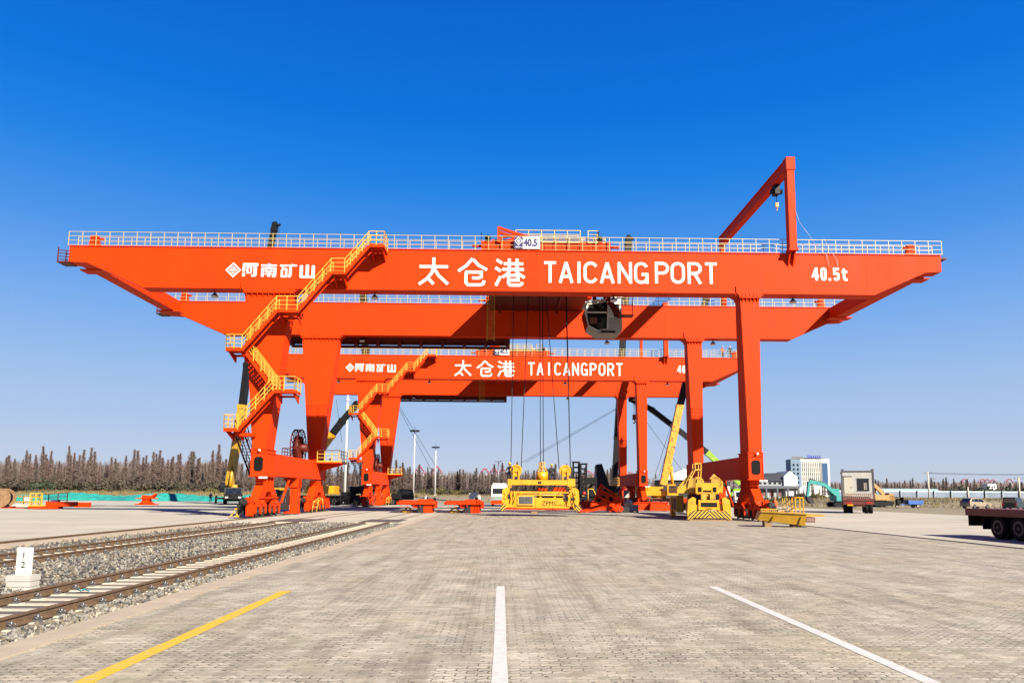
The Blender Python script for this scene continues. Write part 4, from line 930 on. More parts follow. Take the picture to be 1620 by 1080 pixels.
def end_spreader():
    t = thing('container_spreader', 'yellow container spreader standing end on on the paving, black striped bumper facing the camera', 'container spreader', (15.3, 53.8, 0), rz=R(-4))
    b = MB()
    b.box(-1.35, 1.35, 0.1, .5, .75, 1.15); b.box(-1.1, -.75, .5, 8.2, .75, 1.2); b.box(.75, 1.1, .5, 8.2, .75, 1.2); b.box(-1.35, 1.35, 7.9, 8.3, .6, 1.2)
    for e in (-1, 1): b.prism([(e*1.25, .12), (e*1.55, .1), (e*1.6, .5), (e*1.5, 1.5), (e*1.15, 1.72), (e*.95, 1.6), (e*1.0, .9)], -.1, .35); b.box(e*1.35-.18, e*1.35+.18, 7.6, 8.3, .05, 1.7)
    b.box(-.75, .75, -.02, .12, .78, .98); b.box(-.75, .75, -.02, .12, 1.32, 1.5); b.box(-.75, -.6, -.02, .12, .98, 1.32); b.box(.6, .75, -.02, .12, .98, 1.32); b.box(-.35, .35, .3, .6, 1.5, 1.9)
    b.obj('frame', YELLOW, t)
    g = MB(); g.prism([(-1.3, .72), (1.3, .72), (1.62, .12), (1.45, 0), (1.2, .2), (-1.2, .2), (-1.45, 0), (-1.62, .12)], -.16, -.06); bp = g.obj('bumper', HAZ, t)
    text_obj('ZPMC', -.22, .22, .8, .9, -.035, BLACK, t, 'lettering', 0, .008)
    b = MB()                                          # the long head block above, seen end on and set left
    b.box(-2.1, .3, 1.2, 1.7, 2.0, 2.3); b.box(-1.9, 1.1, 2.0, 6.5, 2.0, 2.45); b.box(-.85, .85, .4, .75, 1.95, 2.75); b.box(-1.2, 1.25, .9, 1.3, 2.05, 2.4)
    for x in (-.6, .45): b.mi = 0
    b.obj('head_block', YELLOW, t)
    w_ = MB(); w_.box(-.68, -.42, .36, .4, 2.1, 2.45); w_.box(.42, .66, .36, .4, 2.1, 2.45); w_.box(-.3, .3, .36, .4, 2.1, 2.22); w_.obj('opening_shade', BLACK, t)  # black plates on the head block stand in for shade inside openings
    b = MB()
    for x, a in ((-.95, -1), (-.35, 1), (1.0, 1)):
        b.ring((x, 2.2, 2.8), .3, .46, 'y', .3, 20); b.tube((x, 2.05, 2.8), (x, 2.35, 2.8), .26, n=16); b.prism([(x-.5*a, 2.3), (x+.25*a, 2.3), (x+.1*a, 3.0), (x-.35*a, 3.1)], 1.9, 2.5)
    b.beam((-1.7, 2.2, 2.3), (-.8, 2.2, 3.25), .3, .5); b.beam((.7, 2.2, 3.3), (1.6, 2.2, 2.5), .3, .5)
    b.obj('sheave', OLDYEL, t)
    b = MB()
    for x in (-.52, -.08):
        for y in (1.6, 2.6): b.beam((x*1.8-.1, y, 3.0), (x-.1, y, 3.75), .06); b.beam((x-.1, y, 3.75), (x-.1, y, 4.25), .06)
    for z in (3.75, 4.22): b.box(-.68, -.12, 1.55, 1.62, z, z+.06); b.box(-.68, -.12, 2.58, 2.65, z, z+.06); b.box(-.68, -.62, 1.55, 2.65, z, z+.06); b.box(-.18, -.12, 1.55, 2.65, z, z+.06)
    b.obj('basket_guide', YRAIL, t)
    [MB().box(*q).obj('hydraulic_unit', OLDYEL, t) for q in ((-1.75, -1.2, 3.6, 5.2, .5, 1.8), (-1.0, -.3, 1.0, 1.6, 1.2, 1.7), (.3, .95, 1.0, 1.6, 1.25, 1.75))]
    c = MB(); c.box(-1.78, -1.755, 3.8, 4.9, .7, 1.6); c.obj('cabinet', DARK, t)
    c = MB(); c.box(-.7, .7, .55, 1.0, 1.0, 1.5); c.box(-1.0, 1.0, 1.0, 3, 1.25, 1.9); c.box(-.55, .55, -.03, .1, 1.0, 1.3); c.obj('twistlock_gear', DARK, t)
    for k in range(8): c = MB(); c.path([(-.9+k*.25, .2, 1.2), (-.95+k*.26, .05, 1.6), (-.8+k*.22, .3, 2.0)], .03, 5); c.obj('hose', BLACK, t)
    c = MB(); c.box(-.55, -.15, .0, .1, 1.55, 1.95); c.box(.1, .5, .0, .1, 1.55, 1.95); c.tube((-1.2, -.12, 1.3), (-1.2, .1, 1.3), .14, n=10); c.tube((1.2, -.12, 1.3), (1.2, .1, 1.3), .14, n=10); c.obj('guide_motor', OLDYEL, t)
    for y in (-.1, 7.7): MB().box(-1.5, 1.5, y, y+.5, 0, .09).obj('timber_block', WOOD, t)
end_spreader()

# maintenance platform lying on blocks
t = thing('steel_platform', 'yellow steel trough platform lying on blocks, with a small railed cage at its right end', 'work platform', (17.0, 43.6, 0), rz=R(-8))
b = MB(); b.hexa([(-1.75, -.35, .42), (1.0, -.35, .1), (1.0, .45, .1), (-1.75, .45, .42)], [(-1.5, -.55, .9), (1.05, -.55, .78), (1.05, .75, .78), (-1.5, .75, .9)])
b.hexa([(1.0, -.5, .62), (2.1, -.35, .66), (2.1, .75, .66), (1.0, .75, .62)], [(1.05, -.5, .8), (2.1, -.35, .76), (2.1, .75, .76), (1.05, .75, .8)])
b.beam((-1.55, -.56, .92), (1.06, -.56, .8), .1, .07)
for x in (-.95, .62): b.hexa([(x, -.5, .34-.1*x), (x+.1, -.5, .33-.1*x), (x+.1, -.42, .33-.1*x), (x, -.42, .34-.1*x)], [(x+.12, -.59, .66), (x+.24, -.59, .66), (x+.24, -.5, .66), (x+.12, -.5, .66)])
b.obj('trough', mat('ochre_paint', (.50, .27, .012), .45, var=.15), t)
b = MB()
for x in (.55, 1.0): b.beam((x, -.1, .8), (x, -.1, 1.78), .06); b.beam((x, .7, .8), (x, .7, 1.78), .06)
for z in (1.75, 1.1): b.beam((.55, -.1, z), (1.0, -.1, z), .06); b.beam((.55, .7, z), (1.0, .7, z), .06); b.beam((.55, -.1, z), (.55, .7, z), .06); b.beam((1.0, -.1, z), (1.0, .7, z), .06)
b.obj('cage', YELLOW, t)
b = MB()
for k in range(18): b.box(-1.3+k*.11, -1.27+k*.11, .68, .72, .85, 1.02)
b.box(-1.3, .6, .67, .73, 1.02, 1.06); b.box(-.0, .03, .67, .73, .9, 1.5)
for k in range(5): b.beam((.0+k*.13, .7, .9), (.0+k*.13, .7, 1.7), .035)
b.obj('handrail', YRAIL, t)
MB().box(1.02, 1.55, -.42, .5, .3, .6).obj('sign', BRED, t)
b = MB()
for r_ in range(2):
    for k in range(5): b.box(1.1+k*.085, 1.1+k*.085+random.uniform(.03, .06), -.43, -.42, .5-.1*r_, .53-.1*r_)
b.obj('sign_marks', WHITE, t)
MB().box(-1.3, -.9, -.3, .4, 0, .36).obj('timber_block', WOOD, t); MB().box(.3, .8, -.2, .5, 0, .14).obj('timber_block', WOOD, t)

# ------------------------------------------------------------------ mobile cranes and vehicles
def wheel(b, x, y, r, wd, ax='y'):
    d = Vector((0, 1, 0)) if ax == 'y' else Vector((1, 0, 0)); c = Vector((x, y, r)) if ax == 'y' else Vector((x, y, r))
    b.mi = 0; b.tube(c-d*wd/2, c+d*wd/2, r, n=22)
    b.mi = 1; b.tube(c-d*(wd/2+.015), c+d*(wd/2+.015), r*.56, n=16); b.mi = 0
def wheel_obj(t, x, y, r, wd, rim, ax='y', name='wheel'):
    b = MB(); d = Vector((0, 1, 0)) if ax == 'y' else Vector((1, 0, 0))
    c = Vector((x, y, r))
    b.tube(c-d*wd*.5, c-d*wd*.38, r*.9, r, n=24); b.tube(c-d*wd*.38, c+d*wd*.38, r, n=24); b.tube(c+d*wd*.38, c+d*wd*.5, r, r*.9, n=24)
    o = b.obj(name, BLACK, t)
    q = MB(); q.ring(c, r*.42, r*.62, 'y' if ax == 'y' else 'x', wd*1.03, 20); q.tube(c-d*wd*.42, c+d*wd*.42, r*.5, n=16); q.tube(c-d*wd*.53, c+d*wd*.53, r*.16, n=10)
    for k in range(8):
        a = 2*math.pi*k/8; u = Vector((math.cos(a), 0, math.sin(a))) if ax == 'y' else Vector((0, math.cos(a), math.sin(a)))
        q.tube(c+u*r*.32-d*wd*.5, c+u*r*.32+d*wd*.5, r*.05, n=5)
    q.obj('rim', rim, o); return o
def boom(t, pts, cols, w0, w1, name='boom', off=(0, 0, 0)):
    """telescopic boom in sections; pts in local metres"""
    b = MB(); mats = []
    for m in cols:
        if m not in mats: mats.append(m)
    n = len(pts)-1
    for i in range(n):
        b.mi = mats.index(cols[i]); k = w0+(w1-w0)*i/max(1, n-1); p, q = Vector(pts[i]), Vector(pts[i+1]); d = (q-p).normalized()
        b.beam(p-d*.4, q, k*.8, k); b.beam(q-d*k*.5, q, k*.9, k*1.12)
    return b.obj(name, mats, t)
def mobile_crane(label, x, y, rz, paint, chassis, bpts, bcols, w0, w1, hook=None, jib=True, cyl=True, L=11.0, cabm=None, wires=(), rope_to=None):
    t = thing('mobile_crane', label, 'mobile crane', (x, y, 0), 'mobile cranes helping to assemble the gantry cranes')
    M = Matrix.Rotation(rz, 4, 'Z'); loc = lambda p: Vector(p)-Vector((x, y, 0))
    b = MB(M); b.box(-L*.5, L*.5, -1.0, 1.0, .85, 1.3); b.box(-L*.5, L*.38, -1.3, 1.3, 1.3, 1.45)
    for xx in (-L*.42, -L*.05, L*.22): b.box(xx-.35, xx+.35, -1.35, 1.35, .5, 1.0)
    for xx in (-L*.47, L*.05): b.box(xx-.2, xx+.2, -2.6, 2.6, .75, 1.0); [b.tube((xx, e*2.5, .1), (xx, e*2.5, 1.3), .1) or b.box(xx-.3, xx+.3, e*2.5-.3, e*2.5+.3, 0, .12) for e in (-1, 1)]
    b.obj('chassis', chassis, t)
    for xx in (-L*.36, -L*.24, L*.12, L*.36):
        for e in (-1, 1):
            w_ = MB(M); c = Vector((xx, e*1.1, .58)); w_.tube(c-Vector((0, .25, 0)), c+Vector((0, .25, 0)), .58, n=18)
            o = w_.obj('wheel', BLACK, t)
            r_ = MB(M); r_.ring(c, .2, .34, 'y', .53, 14); r_.obj('rim', DGREY, o)
    b = MB(M); b.prism([(L*.38, .8), (L*.5+.9, .8), (L*.5+.95, 1.6), (L*.5+.65, 2.5), (L*.38, 2.55)], -1.25, 1.25); c = b.obj('driver_cab', cabm or paint, t)
    g = MB(M); g.hexa([(L*.5+.96, -1.05, 1.6), (L*.5+.97, -1.05, 1.6), (L*.5+.97, 1.05, 1.6), (L*.5+.96, 1.05, 1.6)], [(L*.5+.68, -1.05, 2.38), (L*.5+.7, -1.05, 2.38), (L*.5+.7, 1.05, 2.38), (L*.5+.68, 1.05, 2.38)])
    g.box(L*.4, L*.5+.5, -1.27, -1.255, 1.65, 2.35); g.box(L*.4, L*.5+.5, 1.255, 1.27, 1.65, 2.35); g.obj('window', GLASS, c)
    h = MB(M); [h.box(L*.5+.9, L*.5+.97, e*.9-.2, e*.9+.2, 1.0, 1.2) for e in (-1, 1)]; h.obj('headlight', LAMP, c)
    b = MB(M); b.tube((-L*.1, 0, 1.45), (-L*.1, 0, 1.75), 1.0, n=18); b.box(-L*.34, L*.06, -1.2, 1.2, 1.75, 2.4); b.box(-L*.36, -L*.24, -1.35, 1.35, 1.7, 2.9); b.box(-L*.2, -L*.05, -.55, .55, 2.4, 3.0)
    b.tube((-L*.2, -1.0, 2.65), (-L*.2, 1.0, 2.65), .38, n=14)
    b.obj('superstructure', paint, t)
    b = MB(M); b.prism([(-L*.02, 1.8), (L*.1, 1.8), (L*.11, 2.6), (L*.07, 3.3), (-L*.02, 3.3)], -2.0, -1.22); o = b.obj('crane_cab', cabm or paint, t)
    g = MB(M); g.box(0, L*.085, -2.02, -2.005, 2.3, 3.1); g.obj('window', GLASS, o)
    lp = [loc(p) for p in bpts]
    boom(t, lp, bcols, w0, w1)
    if cyl:
        a = lp[0]+Vector((0, 0, -.6))+Vector((math.cos(rz), math.sin(rz), 0))*1.2; q = lp[0]*.62+lp[1]*.38 if len(lp) > 1 else a
        b = MB(); b.tube(a, a+(q-a)*.6, .24, n=12); b.mi = 1; b.tube(a+(q-a)*.6, q, .14, n=10); b.obj('lift_cylinder', [bcols[0], GREY], t)
    tip = lp[-1]; d = (lp[-1]-lp[-2]).normalized()
    b = MB(); b.beam(tip-d*.2, tip+d*.9, w1*.8, w1*1.1); b.tube(tip+d*.8+Vector((-.25, 0, -.1)), tip+d*.8+Vector((.25, 0, -.1)), w1*.55, n=12); b.beam(tip+d*.6, tip+d*.6+Vector((.9, 0, .1)), .3, .3)
    b.obj('boom_head', DARK, t)
    if hook:
        hp = tip+d*.8+Vector((.55, 0, 0)); hz = hp-Vector((0, 0, hook))
        b = MB(); b.tube(hp, hz, .03, n=5); b.tube(hp+Vector((.18, 0, 0)), hz+Vector((.18, 0, 0)), .03, n=5); b.obj('hoist_rope', ROPE, t)
        b = MB(); b.box(hz.x-.2, hz.x+.38, hz.y-.2, hz.y+.2, hz.z-.9, hz.z); b.path([hz+Vector((.09, 0, -.9)), hz+Vector((.25, 0, -1.25)), hz+Vector((.05, 0, -1.5)), hz+Vector((-.12, 0, -1.25))], .09, 6); b.obj('hook_block', BRED, t)
    for p, q in wires:
        b = MB(); b.tube(loc(p), loc(q), .03, n=5); b.obj('wire', ROPE, t)
    return t
# left: tall yellow crane behind the rigid leg
Y = 114
mobile_crane('dusty yellow mobile crane whose black boom rises behind the stair of the nearer crane', -41.5, Y, R(-70), OLDYEL, DARK,
    [at(364, 763, Y+.5), at(384, 640, Y), at(392, 575, Y), at(412, 475, Y), at(434, 362, Y)], [OLDYEL, DARK, DARK, DARK], 1.3, .95, L=12, hook=14, cabm=DARK)
# behind the left legs: shorter boom leaning right
Y = 112
mobile_crane('yellow mobile crane half hidden behind the left legs, its short boom leaning to the right', -29.0, Y, R(178), YELLOW, DARK,
    [at(478, 752, Y), at(526, 686, Y), at(543, 664, Y), at(560, 644, Y)], [YELLOW, DARK, DARK], 1.1, .9, cyl=True)
# dark upright boom seen between the girders at left
Y = 121
mobile_crane('dark mobile crane behind the far left leg, its upright boom seen between the girders', -21.0, Y, R(15), DGREY, DARK,
    [at(590, 765, Y), at(583, 640, Y), at(578, 550, Y), at(575, 470, Y)], [DARK, DARK, DARK], 1.5, 1.2, cyl=False, wires=[(at(628, 640, Y), at(682, 742, Y)), (at(632, 643, Y), at(690, 738, Y)), (at(532, 632, Y), at(541, 700, Y))])
# right: yellow boom
Y = 101
mobile_crane('yellow mobile crane on the right, its speckled yellow boom leaning up behind the right leg', 23.0, Y, R(-6), YELLOW, BRED,
    [at(1050, 762, Y), at(1076, 640, Y), at(1086, 600, Y), at(1110, 500, Y), at(1118, 470, Y)], [OLDYEL2, DARK, DARK, DARK], .95, .8, hook=None, L=12,
    wires=[(at(1082, 610, Y), at(1036, 752, Y)), (at(1074, 650, Y), at(1043, 752, Y)), (at(1003, 640, Y+2), at(1085, 752, Y))])
# right: green and black boom pointing left
Y = 118
mobile_crane('lime green mobile crane with white cab, its black boom pointing left behind the right legs', 38.2, Y, R(-100), GREEN, DARK,
    [at(1168, 762, Y), at(1118, 715, Y), at(1086, 690, Y), at(1030, 647, Y), at(1004, 634, Y)], [GREEN, DARK, DARK, DARK], .85, .8, hook=2.6, cabm=WHITE, L=11, cyl=False)
# dark upright boom near the middle
Y = 121
mobile_crane('black crane behind the far right legs with a nearly vertical boom rising above the girders', 16.6, Y, R(165), NAVY, DARK,
    [at(971, 785, Y), at(976, 690, Y), at(984, 560, Y), at(990, 470, Y), at(994, 384, Y)], [DARK, DARK, DARK, DARK], 1.05, 1.25, cyl=False, L=10, wires=[(at(974, 646, Y), at(826, 731, Y)), (at(974, 648, Y), at(832, 731, Y))])
t = thing('counterweight_stack', 'dark navy slab standing upright on black machinery between the spreader and the far right legs', 'machinery', tuple(at(950, 800, 104))[:2]+(0,))
b = MB(); b.hexa([(-.9, -.8, 3.2), (1.4, -.8, 2.6), (1.4, .8, 2.6), (-.9, .8, 3.2)], [(-.6, -.7, 6.1), (.15, -.7, 6.2), (.15, .7, 6.2), (-.6, .7, 6.1)]); b.box(-.7, .2, -.75, .75, 2.0, 5.9); b.obj('slab', NAVY, t)
b = MB(); b.box(-2.2, 2.4, -1.2, 1.2, 1.6, 2.6); b.box(-2.0, -.6, -1.0, 1.0, 3.3, 4.2); b.box(-1.6, 1.8, -.9, .9, .7, 1.6); b.tube((-1.4, -1.3, .7), (-1.4, 1.3, .7), .7, n=18); b.tube((1.2, -1.3, .7), (1.2, 1.3, .7), .7, n=18); b.box(1.4, 2.6, -1, 1, 2.6, 3.1); b.beam((-1.8, 0, 2.6), (-1.0, 0, 3.4), .3)
b.obj('machine_body', DARK, t)
b = MB(); rail(b, [(1.6, -1.1, 3.1), (2.5, -1.1, 3.1)], 1.1, 3, .5, .035); b.path([(-1.9, -1.25, 1.0), (-1.9, -1.25, 2.6), (-1.2, -1.25, 2.6), (-.8, -1.25, 1.7)], .07, 5); b.obj('handrail', YRAIL, t)
for k, (px, top, lab) in enumerate(((911.5, 731, 'taller of two black steel lift masts right of the hanging spreader'), (922.5, 734, 'shorter black steel lift mast right of the hanging spreader, red buoy at its foot'))):
    Y = 100; p = at(px, 798, Y); h = at(px, top, Y).z
    t = thing('lift_mast', lab, 'lift mast', (p.x, Y-.6*k, 0), 'black lift masts')
    b = MB()
    for e in (-.38, .38): b.box(e-.12, e+.12, -.15, .15, 0, h)
    b.obj('upright', DARK, t)
    b = MB(); b.box(-.6, .6, -.2, .2, h, h+.12)
    for q in range(9): b.box(-.38, .38, -.08, .08, .5+q*(h-.6)/8, .72+q*(h-.6)/8)
    b.obj('crossbar', DARK, t)
    if k: c = MB(); c.ball((0, -.5, 2.0), .26); c.obj('buoy', RED, t)

# ------------------------------------------------------------------ people on the far crane and by the platform
for px, lab, vest, rz in ((1143, 'worker in orange jacket and white helmet on the far girder, left of the pair', ORVEST, .5), (1155, 'worker in dark jacket and white helmet on the far girder, right of the pair', None, -.4)):
    p = at(px, 560, 98.0)
    person(lab, (p.x, 98.0, 20.42), dict(le=(-.3, .0, 1.18), lw=(-.2, -.18, 1.05), lf=(-.16, -.26, 1.04), re=(.3, .0, 1.18), rw=(.2, -.18, 1.05), rf=(.16, -.26, 1.04)), ORVEST if vest else WORK, WORK, WHELM, group='workers on the far girder', rz=rz)
p = at(1226, 797, 60.0)
person('worker in orange vest walking behind the yellow trough platform', (p.x, 60, 0), dict(la=(-.11, .22, .1), lt=(-.12, .1, .03), lk=(-.11, .06, .5), rk=(.11, -.12, .52), ra=(.11, -.2, .08), rt=(.12, -.37, .05), lw=(-.24, -.25, .95), lf=(-.23, -.33, .9), rw=(.24, .12, .9), rf=(.24, .12, .8)), ORVEST, JEANS, None, vest=ORVEST, rz=1.2)
p = at(333, 792, 128.0)
person('person in dark blue clothes standing left of the dusty yellow mobile crane', (p.x, 128, 0), {}, JEANS, JEANS, None, rz=.7)

# ------------------------------------------------------------------ steel pieces lying on the paving
def trestle(label, px, rz):
    p = at(px, 811, 70); t = thing('steel_trestle', label, 'steel section', (p.x, 70.5, 0), 'orange steel sections lying under the crane', rz)
    b = MB(); b.box(-2.2, 1.5, -.7, .9, .82, 1.05); b.box(-.2, 1.2, -.72, .9, 1.06, 1.3); b.prism([(-2.2, .82), (-1.0, .82), (-.6, .5), (.0, .5), (.0, .82)], -.4, .6); b.box(.35, 1.15, -.45, 2.6, 0.02, .82); b.box(1.0, 1.5, -.3, 2.0, .5, 1.1)
    for k in range(4): b.box(-1.8+k*.6, -1.76+k*.6, -.72, -.6, .55, .82)
    b.box(-2.2, 1.2, 1.2, 3.6, .9, 1.15)
    b.obj('section', ORANGE, t)
    MB().box(-.2, .34, -.5, 2.2, 0, .83).obj('support', DGREY, t)
    b = MB(); b.path([(-1.9, .3, .1), (-1.2, .3, .5), (-.6, .3, .1), (-.2, .4, .4)], .07, 5); b.box(-1.7, -.9, .2, .9, .05, .2); b.obj('clamp', OLDYEL, t)
    return t
trestle('orange steel section on a dark support, beside the gravel patch at the track crossing', 664, .02)
trestle('orange steel section on a dark support, closer to the hanging spreader', 739, -.03)
t = thing('steel_beam', 'long orange steel beam lying on the paving behind the hanging spreader', 'steel beam', (at(880, 800, 84).x, 84, 0))
b = MB(); b.box(-6.2, 8.0, -.5, .5, .1, 1.05); b.box(-6.3, 8.1, -.7, .7, 1.05, 1.12); b.box(-5.6, -4.4, -.6, .6, .1, 1.9); [b.box(-6+k*1.4, -5.95+k*1.4, -.62, .62, .15, 1.05) for k in range(10)]
b.prism([(-6.2, 1.1), (-4.2, 1.1), (-4.2, 2.0), (-4.5, 1.8), (-4.8, 2.0), (-5.1, 1.8), (-5.4, 2.0), (-6.2, 1.5)], -.1, .1); b.obj('beam', ORANGE, t)
MB().box(-2, -1.4, -.6, .6, 0, .1).obj('timber_block', WOOD, t)
t = thing('steel_beam', 'short orange steel beam lying on the ground in front of the far right leg', 'steel beam', (at(1022, 801, 83).x, 83, 0))
b = MB(); b.box(-2.6, 2.4, -.5, .6, .1, .95); b.box(-2.7, 2.5, -.6, .7, .95, 1.02); b.prism([(.2, .1), (2.9, .1), (2.9, .5), (.3, .95)], -1.3, -.61); b.obj('beam', ORANGE, t)
b = MB(); b.box(2.3, 2.9, -.2, .2, .35, .75); b.obj('buffer', ORANGE, t)
t = thing('crane_bogie', 'tilted orange crane bogie with wheels dumped on the paving right of the hanging spreader', 'crane bogie', (at(962, 806, 76).x, 76, 0))
M = Matrix.Translation((0, 0, 1.05)) @ Matrix.Rotation(R(24), 4, 'Y') @ Matrix.Rotation(R(-12), 4, 'Z')
b = MB(M); b.box(-1.3, 1.3, -.7, .7, -.55, .75); b.box(-1.5, 1.5, -.85, .85, .75, .85); b.box(-1.4, -1.25, -.9, .9, -.4, 1.4); b.box(.4, 1.2, -.75, -.7, -.4, .5); b.prism([(.2, -.55), (1.6, -.55), (1.4, .2), (.2, .4)], .72, 1.1); b.tube((.2, 0, .85), (1.0, 0, 1.25), .3, n=10)
for k in range(5): b.box(-1.1+k*.5, -1.05+k*.5, -.78, -.7, -.5, .75)
b.box(-.9, -.2, -.95, -.7, .1, .5); b.box(.3, .8, -1.0, -.7, -.3, .1); b.beam((-1.4, -.8, 1.3), (1.0, -.8, .9), .12); b.prism([(-1.6, .85), (-.9, .85), (-1.2, 1.5)], -.5, -.4)
b.obj('bogie_frame', ORANGE, t)
q = MB(M); q.box(-.85, -.3, -.96, -.951, .18, .42); q.box(.0, .5, -.72, -.702, .2, .6); q.box(-1.2, -.7, -.72, -.702, -.4, .0); q.obj('opening_shade', BLACK, t)  # thin black plates on the frame, painted as the shade in holes
q = MB(M); q.tube((.5, -.2, .86), (.5, -.2, 1.3), .2, n=10); q.box(.8, 1.2, -.3, .2, .86, 1.15); q.obj('motor', OLDYEL, t)
for x, z in ((.2, .36), (1.2, .4)):
    b = MB(); b.tube((x, -.62, z), (x, -.2, z), .36, n=18); o = b.obj('wheel', DGREY, t); MB().ring((x, -.63, z), .1, .28, 'y', .04, 16).obj('rim', ORANGE, o)
b = MB(); b.beam((-2.9, -.2, .12), (-.7, .3, .75), .45, .2); b.beam((-2.5, -.7, .1), (-.2, -.5, .45), .3, .16); b.obj('plate', ORANGE, t)
b = MB(); b.tube((1.8, -.5, .33), (1.8, -.3, .33), .33, n=16); b.obj('spare_wheel', DGREY, t)
t = thing('cable_bundle', 'heap of white sheeting and rope beside the tilted orange bogie', 'bundle', (at(992, 806, 77).x, 77.3, 0))
b = MB(); rnd = random.Random(3)
for k in range(16): b.ball((rnd.uniform(-.5, .6), rnd.uniform(-.4, .4), rnd.uniform(.2, 1.1)), rnd.uniform(.16, .3), 7, 5, sx=rnd.uniform(.7, 1.3), sz=rnd.uniform(.6, 1.3))
b.obj('sheeting', mat('white_plastic_sheet', (.62, .60, .58), .55, var=.25, scale=5, bump=.6, bscale=6), t)
t = thing('crate', 'small cream wooden crate on the paving between the bundle and the short orange beam', 'crate', (at(1004, 805, 78).x, 78, 0))
b = MB(); b.box(-.35, .35, -.3, .3, .1, .78); [b.box(-.36, .36, -.32, -.3, .14+k*.22, .3+k*.22) for k in range(3)]; b.box(-.38, .38, -.33, .33, .78, .82); b.obj('box', mat('pale_wood', (.62, .52, .36), .8), t); MB().box(-.35, -.2, -.3, .3, 0, .1).box(.2, .35, -.3, .3, 0, .1).obj('runner', WOOD, t)
t = thing('bucket', 'red plastic bucket on the paving under the right end of the hanging spreader', 'bucket', (at(917, 808, 73).x, 73, 0))
b = MB(); b.tube((0, 0, .04), (0, 0, .46), .2, .27, n=18); b.ring((0, 0, .46), .24, .29, 'z', .04, 18); b.obj('pail', RED, t); b = MB(); b.path([(-.27, 0, .44), (-.2, 0, .62), (0, 0, .7), (.2, 0, .62), (.27, 0, .44)], .012, 5); b.obj('handle', GREY, t); MB().box(-.4, .45, -.2, .2, 0, .04).obj('plank', WOOD, t)
tag(MB().box(-.3, .3, -.15, .15, 0, .18).obj('timber_block', WOOD, None, (at(845, 809, 71).x, 71, 0)), 'pale timber block on the paving below the hanging spreader', 'timber')
t = thing('kiosk', 'small white kiosk with arched dark doorway between the trestles and the hanging spreader', 'kiosk', (at(752, 796, 100).x, 100, 0))
b = MB(); b.prism([(-.85, 0), (.7, 0), (.7, 1.5), (.35, 1.95), (-.85, 1.95)], -.6, .7); b.box(-.3, .1, -.3, .3, 1.95, 2.15); b.obj('body', WHITE, t); q = MB(); q.prism([(-.05, .1), (.45, .1), (.45, 1.2), (.3, 1.45), (.1, 1.45), (-.05, 1.2)], -.64, -.601); q.obj('door', BLACK, t)
t = thing('truck', 'white cabbed truck facing the camera left of the hanging spreader', 'truck', (at(790, 800, 108).x, 108, 0))
b = MB(); b.prism([(-1.2, .9), (1.25, .9), (1.25, 2.9), (1.1, 3.2), (-1.1, 3.2), (-1.2, 2.9)], 0, 1.9); b.box(-1.0, 1.0, .1, 1.7, 3.2, 3.42); b.box(-1.15, 1.15, 1.9, 8, .8, 1.1); c = b.obj('cab', WHITE, t)
MB().box(-1.0, 1.0, -.03, -.002, 1.85, 2.65).obj('windscreen', GLASS, c); MB().box(-1.15, 1.2, -.05, -.002, .95, 1.5).obj('grille', mat('grey_green_panel', (.25, .34, .29), .5), c)
b = MB(); b.box(-1.25, 1.3, -.15, .3, .35, .88); b.box(-1.1, 2.2, 2.2, 8, 1.1, 2.2); b.obj('bumper', ORANGE, t)
for y in (.8, 4.6, 6):
    for e in (-1, 1): wheel_obj(t, e*1.0, y, .5, .35, GREY, 'x')
# black low trailer behind the far left legs
t = thing('flatbed_trailer', 'black flatbed trailer parked behind the far left legs at the white mast foot', 'trailer', (at(585, 790, 116).x, 117, 0))
b = MB(); b.box(-4.6, 4.8, -1.2, 1.2, 1.0, 1.5); b.box(-4.6, -2.6, -1.2, 1.2, 1.5, 2.0); b.box(3.4, 4.8, -1.2, 1.2, 1.5, 1.9); b.box(-4.5, 4.7, -.9, .9, .7, 1.0); b.obj('bed', DARK, t)
for x in (-3.6, -2.3, 2.4, 3.6):
    for e in (-1, 1): wheel_obj(t, x, e*1.05, .5, .3, GREY)
MB().box(-1.2, -.8, -1.23, -1.2, .9, 2.0).obj('warning_board', HAZ, t)
t = thing('motor_scooter', 'dark scooter with white front parked on the road between the two white masts', 'scooter', (at(682, 789, 150).x, 149, 0))
b = MB(); b.tube((-.7, 0, .32), (-.7, .0, .32), .01); b.obj('frame', DARK, t) if False else None
b = MB(); b.prism([(-1.0, .4), (.9, .4), (1.2, .9), (.7, 1.05), (.2, .7), (-.4, .7), (-.7, 1.3), (-1.0, 1.25)], -.25, .25); b.path([(-.75, -.4, 1.5), (-.75, 0, 1.4), (-.75, .4, 1.5)], .04, 5); b.obj('body', NAVY, t); MB().prism([(-1.25, .5), (-.95, .5), (-.7, 1.35), (-.9, 1.5)], -.28, .28).obj('front_shield', WHITE, t)
for x in (-1.0, .8): b = MB(); b.tube((x, -.08, .34), (x, .08, .34), .34, n=16); b.obj('wheel', BLACK, t)

